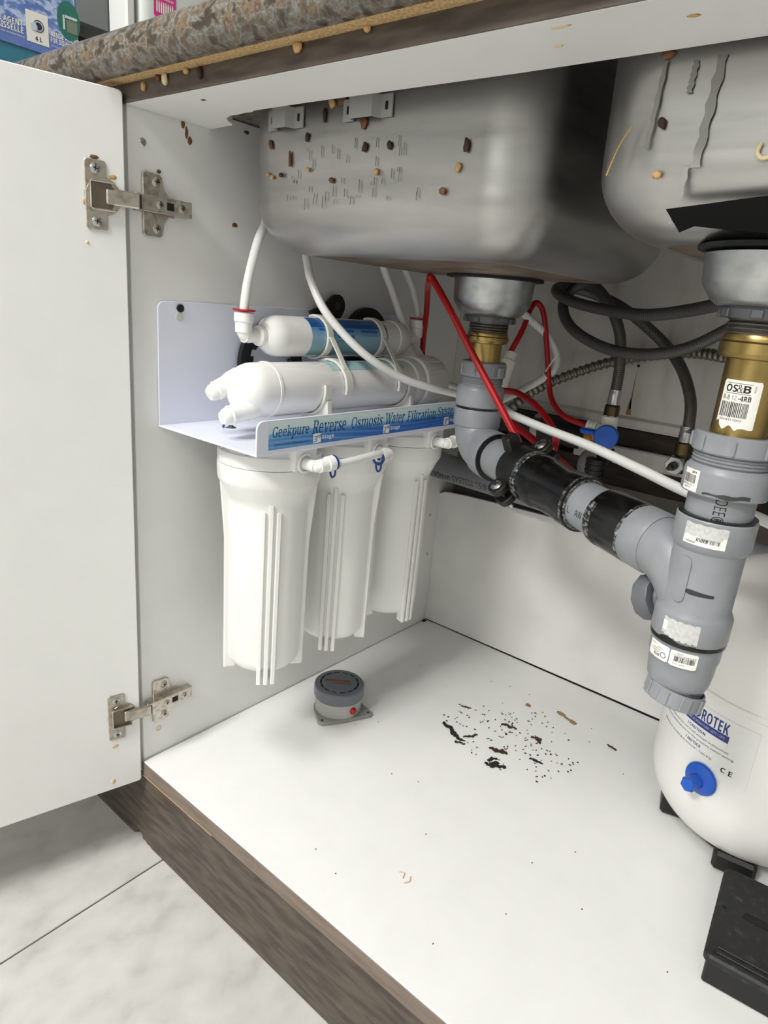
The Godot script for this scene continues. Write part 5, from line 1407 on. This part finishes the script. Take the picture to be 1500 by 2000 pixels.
func small_things() -> void:
	# water alarm puck
	var c := Vector3(0.0965, 0, -0.2745)
	var w := thing("water_alarm", "round grey water alarm with dark cap and red light lying on the cabinet floor", "water alarm", c)
	var hull := PackedVector2Array()
	for q in [[Vector2(0.0, 0.0), 0.037, 0.0, TAU, 40], [Vector2(0.0095, 0.043), 0.0075, 0.0, TAU, 10], [Vector2(0.0425, -0.021), 0.0075, 0.0, TAU, 10]]:
		for k in q[4]:
			var a := lerpf(q[2], q[3], float(k) / q[4])
			hull.append(q[0] + Vector2(cos(a), sin(a)) * q[1])
	hull = Geometry2D.convex_hull(hull)
	hull.remove_at(hull.size() - 1)
	# base plate; polygon x -> x, y -> z
	var fx := Transform3D(Basis(Vector3(1, 0, 0), Vector3(0, 0, 1), Vector3(0, -1, 0)), c + Vector3(0, 0.0062, 0))
	var grey := mat(c8(172, 172, 168), 0.4)
	var dark := mat(c8(102, 106, 114), 0.35)
	part("base_plate", Geo.new().prism(hull, 0.0, 0.006, 0.0012, fx).mesh(), mat(c8(138, 139, 137), 0.45), w)
	var f := Transform3D(Basis(), c)
	part("body", Geo.new().lathe([Vector2(0, 0.006), Vector2(0.0352, 0.006), Vector2(0.036, 0.03), Vector2(0, 0.03)], 48, f).mesh(), grey, w)
	var cap := part("cap", Geo.new().lathe([Vector2(0.03, 0.029), Vector2(0.0375, 0.029), Vector2(0.0381, 0.0305), Vector2(0.0381, 0.0455), Vector2(0.0365, 0.0475), Vector2(0.030, 0.0482), Vector2(0.0292, 0.0468), Vector2(0.0275, 0.0468), Vector2(0.0267, 0.0482), Vector2(0, 0.0484)], 56, f).mesh(), dark, w)
	for k in 14:
		part("vent_slot", Geo.new().box(Vector3(0, 0.0474, 0.0284), Vector3(0.0085, 0.0014, 0.0019), 0.0003, f * Transform3D(Basis(Vector3.UP, TAU * k / 14.0), Vector3.ZERO)).mesh(), M.dark_hole, cap)
	var rt := flat_map(c + Vector3(0, 0.0487, 0), Vector3(0.78, 0, -0.62), Vector3(-0.62, 0, -0.78))
	var worn := func(k2: float) -> Vector2: return Vector2(-0.5 + 0.22 * absf(sin(k2 * 41.0)), 0.5 - 0.25 * absf(sin(k2 * 29.0 + 0.6)))
	part("printed_mark", Geo.new().patch(Vector2(-0.003, 0.004), 0.038, 0.0055, rt, 26, worn).mesh(), mat(c8(142, 62, 52), 0.6), cap, Transform3D(), "worn red print")
	part("printed_mark", Geo.new().patch(Vector2(0.003, -0.0035), 0.03, 0.003, rt, 22, worn).mesh(), mat(c8(132, 66, 58), 0.6), cap, Transform3D(), "worn red print")
	var ld := Vector3(0.96, 0.0, 0.16).normalized()
	part("indicator_light", Geo.new().lathe([Vector2(0, 0.0), Vector2(0.0052, 0.0), Vector2(0.0055, 0.002), Vector2(0.0042, 0.0052), Vector2(0.002, 0.007), Vector2(0, 0.0075)], 20, frame(c + ld * 0.035 + Vector3(0, 0.018, 0), ld)).mesh(), mat(c8(168, 18, 26), 0.15), w)
	for q in [Vector2(0.0095, 0.044), Vector2(0.0435, -0.0212)]:
		part("mounting_hole", Geo.new().lathe([Vector2(0, 0.0003), Vector2(0.002, 0.0003), Vector2(0.002, 0)], 12, Transform3D(Basis(), c + Vector3(q.x, 0.0062, q.y))).mesh(), M.dark_hole, w)
	# black junction box on the floor at the right
	var bc := Vector3(0.735, 0, -0.2785)
	var turn := Basis(Vector3.UP, 0.09)
	var bf := Transform3D(turn, bc)
	var b := thing("junction_box", "scuffed black plastic box with torn white sticker on the floor before the tank", "plastic box", bc)
	part("box_body", Geo.new().box(Vector3(0, 0.0135, 0), Vector3(0.178, 0.027, 0.128), 0.002, bf).mesh(), M.black, b)
	var lidm := tri_mat(noise_tex(52, 0.03, [[0.0, c8(19, 19, 20)], [0.62, c8(25, 25, 26)], [0.74, c8(36, 36, 36)], [1.0, c8(70, 70, 68)]], 512, 5), Vector3(5, 5, 5), 0.55)
	part("lid", Geo.new().prism(round_rect(0.186, 0.136, 0.008), 0.0, 0.0105, 0.0022, bf * Transform3D(Basis(Vector3(1, 0, 0), Vector3(0, 0, -1), Vector3(0, 1, 0)), Vector3(0, 0.0265, 0))).mesh(), lidm, b)
	part("lid_ridge", Geo.new().box(Vector3(0, 0.0375, 0.0585), Vector3(0.166, 0.0016, 0.003), 0.0006, bf).box(Vector3(0, 0.0375, 0.0515), Vector3(0.166, 0.0016, 0.003), 0.0006, bf).mesh(), lidm, b)
	part("slot", Geo.new().prism(PackedVector2Array([Vector2(-0.014, -0.0035), Vector2(-0.012, 0.0045), Vector2(0.004, 0.0055), Vector2(0.0155, 0.003), Vector2(0.0155, -0.004), Vector2(0.0, -0.0055)]), 0.0, 0.0005, 0.0, bf * Transform3D(Basis(Vector3(1, 0, 0), Vector3(0, 0, -1), Vector3(0, 1, 0)), Vector3(-0.054, 0.037, -0.006))).mesh(), M.dark_hole, b)
	part("sticker", Geo.new().prism(PackedVector2Array([Vector2(-0.019, -0.03), Vector2(-0.016, -0.034), Vector2(0.03, -0.036), Vector2(0.03, 0.03), Vector2(-0.011, 0.028), Vector2(-0.013, 0.02), Vector2(-0.009, 0.012), Vector2(-0.014, 0.006), Vector2(-0.010, 0.0), Vector2(-0.016, -0.008)]), 0.0, 0.0004, 0.0, bf * Transform3D(Basis(Vector3(1, 0, 0), Vector3(0, 0, -1), Vector3(0, 1, 0)), Vector3(0.004, 0.0371, -0.002))).mesh(), M.label, b)
	for q in [Vector2(-0.084, 0.059), Vector2(-0.085, -0.004)]:
		part("screw_hole", Geo.new().lathe([Vector2(0, 0.0003), Vector2(0.0022, 0.0003), Vector2(0.0022, 0)], 12, bf * Transform3D(Basis(), Vector3(q.x, 0.0371, q.y))).mesh(), M.dark_hole, b)
	# black strip hanging off the right bowl
	var sp := PackedVector2Array([Vector2(0.517, 0.6795), Vector2(0.5285, 0.6655), Vector2(0.537, 0.6692), Vector2(0.56, 0.6668), Vector2(0.60, 0.664), Vector2(0.70, 0.662), Vector2(0.70, 0.692), Vector2(0.60, 0.6888), Vector2(0.56, 0.6845), Vector2(0.535, 0.6815)])
	var tp := part("tape_strip", Geo.new().prism(sp, -0.0825, -0.0808, 0.0003).mesh(), mat(c8(11, 11, 12), 0.8, 0.0, 0.25))
	tag(tp, "loose black tape strip across the front of the right sink bowl", "tape")


func counter_things() -> void:
	# jug of rinse agent, label faces right
	var x := -0.30; var y := 0.8207
	var j := thing("rinse_agent_jug", "blue printed jug of teal rinse agent at the left end of the countertop", "jug", Vector3(x - 0.07, y, -0.03))
	var jp := PackedVector2Array()
	for q in round_rect(0.13, 0.185, 0.014):
		jp.append(q)
	var teal := mat(c8(52, 122, 146), 0.2)
	part("bottle", Geo.new().prism(jp, 0.0, 0.25, 0.008, Transform3D(Basis(Vector3(1, 0, 0), Vector3(0, 0, -1), Vector3(0, 1, 0)), Vector3(x - 0.066, y, -0.0255))).lathe([Vector2(0.045, 0.245), Vector2(0.03, 0.275), Vector2(0.022, 0.28), Vector2(0.022, 0.31), Vector2(0, 0.31)], 24, Transform3D(Basis(), Vector3(x - 0.066, y, 0.03))).mesh(), teal, j)
	var im := Image.create(256, 256, false, Image.FORMAT_RGB8)
	var f := FastNoiseLite.new(); f.seed = 9; f.frequency = 0.018; f.fractal_octaves = 5
	f.domain_warp_enabled = true; f.domain_warp_amplitude = 40.0; f.domain_warp_frequency = 0.01
	for yy in 256:
		for xx in 256:
			var v := float(yy) / 256
			var c := c8(84, 110, 180).lerp(c8(112, 138, 200), f.get_noise_2d(xx + 400, yy) * 0.5 + 0.5)
			var fo := absf(f.get_noise_2d(xx, yy * 1.4))
			if v < 0.8:
				c = c.lerp(c8(214, 228, 246), clampf(1.0 - fo * 4.0, 0, 1) * 0.85)
			im.set_pixel(xx, yy, c)
	var lm := mat(Color.WHITE, 0.25)
	lm.albedo_texture = ImageTexture.create_from_image(im)
	var right := Vector3(0, 0, -1)
	var o := Vector3(x, 0.9275, -0.0265)
	var mk := func(e: float) -> Callable: return flat_map(o + Vector3(e, 0, 0), right, Vector3.UP)
	# x of the label grows towards -z
	var m := Geo.new().patch(Vector2(0, 0), 0.165, 0.117, mk.call(-0.0003 + 0.0006), 1).mesh(lm)
	var wh := Geo.new()
	wh.patch(Vector2(0.0328, -0.0325), 0.0275, 0.034, mk.call(0.0006), 1)
	wh.text("RINCE AGENT", 0.045, 0.0062, mk.call(0.0006), sans_bold, Vector2(-0.0075, -0.0335))
	wh.text("LAVE-VAISSELLE", 0.055, 0.0068, mk.call(0.0006), sans_bold, Vector2(-0.012, -0.0405))
	wh.text("Grande et haute temperature", 0.05, 0.0028, mk.call(0.0006), sans, Vector2(-0.009, -0.0472))
	wh.text("RINSE AGENT", 0.036, 0.0055, mk.call(0.0006), sans_bold, Vector2(0.068, -0.033))
	wh.text("FOR DISHWASHER", 0.040, 0.0058, mk.call(0.0006), sans_bold, Vector2(0.069, -0.0395))
	wh.text("Works at high temperature", 0.036, 0.0024, mk.call(0.0006), sans, Vector2(0.067, -0.0462))
	wh.mesh(M.label, m)
	var ik := Geo.new()
	ik.text("4 L", 0.0085, 0.005, mk.call(0.0009), sans_bold, Vector2(0.0335, -0.0440))
	# dial pictogram
	var pc := Vector2(0.0345, -0.0300)
	for k in 24:
		var a0 := TAU * k / 24.0; var a1 := TAU * (k + 1) / 24.0
		if a0 > 2.4 and a0 < 4.1:
			continue
		var mm: Callable = mk.call(0.0009)
		var A: Vector3 = mm.call(pc + Vector2(cos(a0), sin(a0)) * 0.0066)[0]; var B: Vector3 = mm.call(pc + Vector2(cos(a1), sin(a1)) * 0.0066)[0]
		var C: Vector3 = mm.call(pc + Vector2(cos(a1), sin(a1)) * 0.0056)[0]; var D: Vector3 = mm.call(pc + Vector2(cos(a0), sin(a0)) * 0.0056)[0]
		ik.quad(A, B, C, D, Vector3(1, 0, 0))
	for k in 20:
		var a0 := TAU * k / 20.0; var a1 := TAU * (k + 1) / 20.0
		var mm: Callable = mk.call(0.0009)
		ik.tri(mm.call(pc)[0], mm.call(pc + Vector2(cos(a0), sin(a0)) * 0.0042)[0], mm.call(pc + Vector2(cos(a1), sin(a1)) * 0.0042)[0], Vector3(1, 0, 0), Vector3(1, 0, 0), Vector3(1, 0, 0))
	ik.mesh(mat(c8(26, 36, 74), 0.5), m)
	var pg := Geo.new()
	for k in 20:
		var a0 := TAU * k / 20.0; var a1 := TAU * (k + 1) / 20.0
		var mm: Callable = mk.call(0.0012)
		var qc := pc + Vector2(-0.006, -0.002)
		pg.tri(mm.call(qc)[0], mm.call(qc + Vector2(cos(a0), sin(a0)) * 0.0042)[0], mm.call(qc + Vector2(cos(a1), sin(a1)) * 0.0042)[0], Vector3(1, 0, 0), Vector3(1, 0, 0), Vector3(1, 0, 0))
	pg.mesh(mat(c8(200, 206, 222), 0.5), m)
	# picture of a green dish rack in an oval
	var ov := Geo.new(); var ov2 := Geo.new(); var ov3 := Geo.new()
	for k in 24:
		var a0 := TAU * k / 24.0; var a1 := TAU * (k + 1) / 24.0
		var mm: Callable = mk.call(0.0007)
		var qc := Vector2(0.0735, -0.012)
		ov.tri(mm.call(qc)[0], mm.call(qc + Vector2(cos(a0) * 0.015, sin(a0) * 0.022))[0], mm.call(qc + Vector2(cos(a1) * 0.015, sin(a1) * 0.022))[0], Vector3(1, 0, 0), Vector3(1, 0, 0), Vector3(1, 0, 0))
	ov.mesh(mat(c8(38, 112, 98), 0.4), m)
	ov2.patch(Vector2(0.076, -0.008), 0.017, 0.003, mk.call(0.001), 1)
	ov2.patch(Vector2(0.067, -0.015), 0.0026, 0.016, mk.call(0.001), 1)
	ov2.mesh(mat(c8(206, 212, 212), 0.3), m)
	ov3.patch(Vector2(0.0775, -0.018), 0.014, 0.014, mk.call(0.001), 1)
	ov3.mesh(mat(c8(120, 128, 112), 0.3), m)
	part("label_sheet", m, null, j, Transform3D(), "blue printed label with white tag")
	# grey machine with black spout behind the jug
	var g := thing("dispenser", "grey plastic dispenser with a dark lower edge behind the jug", "dispenser", Vector3(-0.59, y, -0.24))
	part("housing", Geo.new().prism(round_rect(0.17, 0.157, 0.012), 0.1, 0.40, 0.004, Transform3D(Basis(Vector3(1, 0, 0), Vector3(0, 0, -1), Vector3(0, 1, 0)), Vector3(-0.585, y + 0.06, -0.2035))).mesh(), mat(c8(150, 152, 153), 0.5), g)
	part("seam", Geo.new().box(Vector3(-0.4995, 1.09, -0.2675), Vector3(0.001, 0.22, 0.0012), 0.0).mesh(), mat(c8(92, 94, 96), 0.6), g)
	part("spout", Geo.new().prism(round_rect(0.15, 0.11, 0.02), 0.0, 0.146, 0.01, Transform3D(Basis(Vector3(1, 0, 0), Vector3(0, 0, -1), Vector3(0, 1, 0)), Vector3(-0.575, y, -0.205))).mesh(), M.black, g)
	# pale post and a jug with a pink label
	var p := part("trim_post", Geo.new().box(Vector3.ZERO, Vector3(0.044, 0.6, 0.014), 0.003).mesh(), mat(c8(222, 222, 219), 0.5), null, Transform3D(Basis(), Vector3(-0.279, y + 0.3, -0.163)))
	tag(p, "pale upright post between the grey dispenser and the pink labelled jug", "post")
	var q := thing("cleaner_jug", "translucent white jug with a pink round label behind the countertop edge", "jug", Vector3(-0.29, y, -0.264))
	part("bottle", Geo.new().prism(round_rect(0.08, 0.18, 0.015), 0.0, 0.29, 0.01, Transform3D(Basis(Vector3(1, 0, 0), Vector3(0, 0, -1), Vector3(0, 1, 0)), Vector3(-0.29, y, -0.264))).lathe([Vector2(0.036, 0.285), Vector2(0.022, 0.31), Vector2(0.022, 0.335), Vector2(0, 0.335)], 24, Transform3D(Basis(), Vector3(-0.29, y, -0.264))).mesh(), mat(c8(206, 211, 208), 0.3), q)
	var po := Vector3(-0.2497, 0.0, 0.0)
	var pm := func(e: float) -> Callable: return flat_map(Vector3(-0.25 + e, 0.968, -0.2095), right, Vector3.UP)
	var m2 := Geo.new().patch(Vector2(0, 0), 0.034, 0.058, pm.call(0.0005), 14, func(s: float) -> Vector2:
		var e := 0.12 * pow(absf(2.0 * s - 1.0), 4.0)
		return Vector2(-0.5 + e, 0.5 - e)).mesh(mat(c8(214, 46, 138), 0.4))
	var w2 := Geo.new()
	w2.text("PLUS", 0.012, 0.003, pm.call(0.0008), sans_bold, Vector2(-0.004, 0.0045))
	w2.text("ÉCONOMIQUE", 0.026, 0.0036, pm.call(0.0008), sans_bold, Vector2(0, -0.0005))
	for k in 8:
		var qx := -0.0125 + 0.0034 * k
		w2.patch(Vector2(qx, -0.0125), 0.0022, 0.011, pm.call(0.0008), 1)
		w2.patch(Vector2(qx, -0.0058), 0.0016, 0.0018, pm.call(0.0008), 1)
	w2.mesh(M.label, m2)
	part("label_sheet", m2, null, q, Transform3D(), "pink label with a row of small figures")


func crumb_chain(l: float, w: float, sd: int) -> Geo:
	var g := Geo.new()
	var rng := RandomNumberGenerator.new()
	rng.seed = sd
	var p := Vector3(-l, 0, 0)
	while p.x < l:
		var r := rng.randf_range(0.3, 0.85) * w * (1.1 - 0.5 * absf(p.x) / l)
		g.blob(p, Vector3(r * 1.2, 0.0006 + 0.1 * r, r), rng.randi(), Basis(Vector3.UP, rng.randf() * TAU))
		if rng.randf() < 0.6:
			g.blob(p + Vector3(0, 0, rng.randf_range(-1.1, 1.1) * r), Vector3(r * 0.6, 0.0006, r * 0.45), rng.randi(), Basis(Vector3.UP, rng.randf() * TAU))
		p += Vector3(r * rng.randf_range(0.6, 1.2), 0, rng.randf_range(-0.6, 0.6) * w)
		p.z *= 0.75
	return g


func residue() -> void:
	var sink_node: Node3D = get_node("kitchen_sink")
	var cab: Node3D = get_node("sink_base_cabinet")
	var top: Node3D = get_node("countertop")
	# dark and tan drops on the bowls (x, y, z, half width, half height, material)
	var zf := -0.0995
	var spots := [[0.3418, 0.732, zf, 0.0032, 0.0058, M.dark_brown], [0.2602, 0.7371, zf, 0.0032, 0.004, M.dark_brown], [0.2313, 0.7373, zf, 0.003, 0.0045, M.dark_brown], [0.2281, 0.7569, zf, 0.0045, 0.006, M.brown], [0.247, 0.7165, zf, 0.003, 0.003, M.tan], [0.1918, 0.7113, zf, 0.003, 0.003, M.brown], [0.1589, 0.722, zf, 0.0026, 0.0022, M.tan], [0.1199, 0.7185, zf, 0.0028, 0.0024, M.dark_brown], [0.1003, 0.7203, zf, 0.0018, 0.002, M.tan], [0.1068, 0.7172, zf, 0.0022, 0.0022, M.tan], [0.1035, 0.7471, zf, 0.002, 0.005, M.brown], [0.1561, 0.7503, zf, 0.002, 0.0045, M.dark_brown], [0.1326, 0.7328, zf, 0.0016, 0.008, M.brown], [0.3226, 0.6986, zf, 0.0036, 0.0035, M.brown], [0.3357, 0.7159, zf, 0.0028, 0.0042, M.tan], [0.1782, 0.7672, zf, 0.002, 0.007, M.dark_brown], [0.5033, 0.7311, -0.0835, 0.0028, 0.004, M.dark_brown], [0.506, 0.7006, -0.0845, 0.0034, 0.0026, M.tan], [0.2, 0.778, zf, 0.006, 0.005, M.brown], [0.187, 0.777, zf, 0.004, 0.005, M.tan], [0.314, 0.781, zf, 0.006, 0.004, M.brown], [0.34, 0.783, zf, 0.005, 0.004, M.brown], [0.4986, 0.7707, -0.084, 0.005, 0.0035, M.brown]]
	var k := 0
	for s in spots:
		part("residue_drop", Geo.new().blob(Vector3(s[0], s[1], s[2]), Vector3(s[3], s[4], 0.0022), 100 + k, Basis(Vector3(0, 0, 1), 0.3 * sin(k * 2.1))).mesh(), s[5], sink_node)
		k += 1
	part("residue_thread", Geo.new().tube(Geo.smooth([Vector3(0.4835, 0.731, -0.0838), Vector3(0.478, 0.722, -0.0838), Vector3(0.474, 0.712, -0.0842), Vector3(0.4705, 0.702, -0.0855)], 4), 0.0006, 6).mesh(), M.tan, sink_node)
	part("residue_thread", Geo.new().tube(Geo.smooth([Vector3(0.5651, 0.716, -0.0836), Vector3(0.564, 0.711, -0.0836), Vector3(0.567, 0.7075, -0.0836), Vector3(0.572, 0.708, -0.0836)], 5), 0.0014, 6).mesh(), M.cream, sink_node)
	# drip streaks on the right bowl, scratches on the left one
	var fm := flat_map(Vector3(0, 0, -0.0836), Vector3(1, 0, 0), Vector3.UP)
	for q in [[0.531, 0.735, 0.0055, 0.062], [0.523, 0.688, 0.004, 0.034], [0.497, 0.742, 0.003, 0.05], [0.517, 0.756, 0.0035, 0.018]]:
		part("drip_streak", Geo.new().patch(Vector2.ZERO, q[3], q[2], func(e: Vector2) -> Array: return fm.call(Vector2(q[0] - e.y - 0.06 * e.x, q[1] - e.x)), 14, func(k2: float) -> Vector2: return Vector2(-0.5 + 0.14 * sin(k2 * 23.0), 0.5 + 0.16 * sin(k2 * 31.0 + 1.0))).mesh(), mat(c8(142, 141, 139), 0.45, 0.95), sink_node)
	var sc := Geo.new()
	var r2 := RandomNumberGenerator.new()
	r2.seed = 31
	for i in 46:
		sc.box(Vector3(r2.randf_range(0.11, 0.30), r2.randf_range(0.69, 0.742), -0.09985), Vector3(r2.randf_range(0.0003, 0.0008), r2.randf_range(0.002, 0.011), 0.0005), 0.0)
	var scn := part("scratch_marks", sc.mesh(), mat(c8(136, 135, 132), 0.45, 0.85), sink_node)
	scn.set_meta("kind", "stuff")
	# glue lumps on top rail, side panel and countertop underside
	var gl := [[0.4594, H, -0.0122, 0.008, 0.0006, M.cream], [0.4448, H, -0.0389, 0.004, 0.0006, M.cream], [0.53, H, -0.0291, 0.004, 0.0007, M.tan], [0.0957, H, -0.0237, 0.003, 0.0006, M.brown]]
	for s in gl:
		part("glue_lump", Geo.new().blob(Vector3(s[0], s[1] - 0.0002, s[2]), Vector3(s[3], s[4], 0.002), 300 + k).mesh(), s[5], cab)
		k += 1
	for s in [[0.7659, -0.0668, 0.004, 0.0026], [0.759, -0.071, 0.0065, 0.002], [0.752, -0.0755, 0.0045, 0.003], [0.7769, -0.1518, 0.0022, 0.004], [0.6763, -0.1367, 0.0026, 0.0045], [0.7153, -0.0373, 0.0022, 0.003], [0.6665, -0.0186, 0.0025, 0.002], [0.065, -0.02, 0.003, 0.0022]]:
		part("glue_lump", Geo.new().blob(Vector3(0.0002, s[0], s[1]), Vector3(0.0012, s[2], s[3]), 400 + k).mesh(), M.brown, cab)
		k += 1
	var dn := Vector3(0.971, 0, 0.238).normalized()
	var dd := Vector3(-0.238, 0, 0.971).normalized()
	for s in [[0.0285, 0.7155, 0.005, 0.002, M.brown], [0.0120, 0.7005, 0.004, 0.0024, M.tan], [0.0395, 0.674, 0.002, 0.003, M.tan], [0.0315, 0.0400, 0.0045, 0.003, mat(c8(214, 178, 146), 0.6)], [0.036, -0.012, 0.003, 0.004, M.cream], [0.0385, 0.637, 0.0018, 0.0018, M.cream]]:
		part("glue_lump", Geo.new().blob(Vector3(0.0052, 0, 0.0042) + dd * s[0] + Vector3(0, s[1], 0), Vector3(s[2], s[3], 0.0009), 600 + k, Basis(-dd, Vector3.UP, dn)).mesh(), s[4], cab)
		k += 1
	for s in [[0.0388, 0.779, 0.0022, 0.0042, M.tan], [0.0627, 0.7835, 0.0028, 0.003, M.brown], [0.0735, 0.781, 0.0038, 0.0055, M.cream], [0.1066, 0.7840, 0.0033, 0.003, M.tan], [0.1268, 0.7799, 0.0024, 0.0055, M.dark_brown], [0.2487, 0.7825, 0.0048, 0.0042, M.tan], [0.3189, 0.7845, 0.003, 0.0032, M.tan]]:
		part("glue_lump", Geo.new().blob(Vector3(s[0], s[1], 0.0022), Vector3(s[2], s[3], 0.0028), 500 + k).mesh(), s[4], top)
		k += 1
	# crumbs of dirt on the cabinet floor: the larger clumps one by one, the dust as one
	var clumps := [[0.256, -0.3608, 0.022, 0.0075, -0.33], [0.2793, -0.3706, 0.010, 0.004, 1.03], [0.2775, -0.3435, 0.006, 0.004, 0.28], [0.3416, -0.3394, 0.012, 0.009, 0.43], [0.331, -0.3475, 0.006, 0.006, 1.2], [0.328, -0.3702, 0.0115, 0.0075, 0.22], [0.3546, -0.4358, 0.008, 0.0075, -0.31], [0.2336, -0.428, 0.007, 0.0035, 0.29], [0.309, -0.435, 0.009, 0.007, 0.2], [0.3786, -0.3904, 0.008, 0.004, 0.1], [0.445, -0.5045, 0.007, 0.0045, -0.25]]
	var where := ["at the left of the dirty patch", "beside the leftmost dark streak", "at the right tip of the dark streak", "nearest the front of the dirty patch", "at the left of the front clump", "brownish, behind the front clump", "heart shaped, right of centre", "slim one farthest back on the left", "speckled, in the middle of the patch", "thin one at the right front", "lone one near the white tank"]
	for i in clumps.size():
		var s: Array = clumps[i]
		var o := part("dirt_clump", crumb_chain(s[2] * 1.15, s[3] * 0.75, 700 + i).mesh(), M.soot if i < 5 or i == 9 else M.dark_brown, null, Transform3D(Basis(Vector3.UP, s[4]), Vector3(s[0], 0.001, s[1])))
		tag(o, "dark dirt clump on the cabinet floor, " + where[i], "dirt", "dirt clumps on the cabinet floor")
	var gd := part("glue_smear", Geo.new().blob(Vector3(-0.012, 0, 0), Vector3(0.0085, 0.0006, 0.0055), 811).blob(Vector3(0.0, 0, 0.001), Vector3(0.008, 0.0005, 0.003), 812).blob(Vector3(0.012, 0, 0), Vector3(0.0085, 0.0006, 0.005), 813).mesh(), mat(c8(150, 124, 84), 0.6), null, Transform3D(Basis(Vector3.UP, -0.33), Vector3(0.3623, 0.0007, -0.5251)))
	tag(gd, "tan dumbbell-shaped glue smear at the back of the dirty patch", "glue")
	var g2 := part("glue_smear", Geo.new().blob(Vector3(0, 0, 0), Vector3(0.005, 0.0008, 0.005), 814).mesh(), mat(c8(150, 112, 70), 0.6), null, Transform3D(Basis(), Vector3(0.3014, 0.0007, -0.5105)))
	tag(g2, "small tan glue spot beside the dumbbell-shaped smear", "glue")
	var g3 := part("glue_smear", Geo.new().tube(Geo.smooth([Vector3(0.004, 0, -0.006), Vector3(0.007, 0, 0.0), Vector3(0.004, 0, 0.006)], 4), 0.0008, 6).tube(Geo.smooth([Vector3(-0.009, 0, -0.002), Vector3(-0.004, 0, -0.005), Vector3(-0.001, 0, 0.002)], 4), 0.0007, 6).mesh(), mat(c8(206, 178, 150), 0.6), null, Transform3D(Basis(), Vector3(0.3678, 0.0004, -0.0977)))
	tag(g3, "faint pale glue ring on the floor near the front edge", "glue")
	var rng := RandomNumberGenerator.new()
	rng.seed = 77
	var dust := Geo.new()
	for i in 150:
		var a := rng.randf() * TAU
		var rr := sqrt(rng.randf())
		var p := Vector3(0.318 + cos(a) * rr * 0.10 + rng.randfn(0, 0.012), 0.0005, -0.415 + sin(a) * rr * 0.085 + rng.randfn(0, 0.012))
		dust.blob(p, Vector3(rng.randf_range(0.0008, 0.0026), 0.0006, rng.randf_range(0.0006, 0.0016)), 900 + i, Basis(Vector3.UP, rng.randf() * TAU))
	for i in 34:
		dust.blob(Vector3(rng.randf_range(0.1, 0.75), 0.0004, rng.randf_range(-0.55, -0.03)), Vector3(0.001, 0.0005, 0.0007), 1200 + i, Basis(Vector3.UP, rng.randf() * TAU))
	for i in 12:
		dust.blob(Vector3(0.003 + 0.004 * rng.randf(), 0.0006, DB + 0.004 + 0.01 * rng.randf()), Vector3(0.003, 0.0008, 0.002), 1300 + i)
	var du := part("dirt_specks", dust.mesh(), M.soot)
	tag(du, "fine dark specks scattered over the white cabinet floor", "dirt")
	du.set_meta("kind", "stuff")
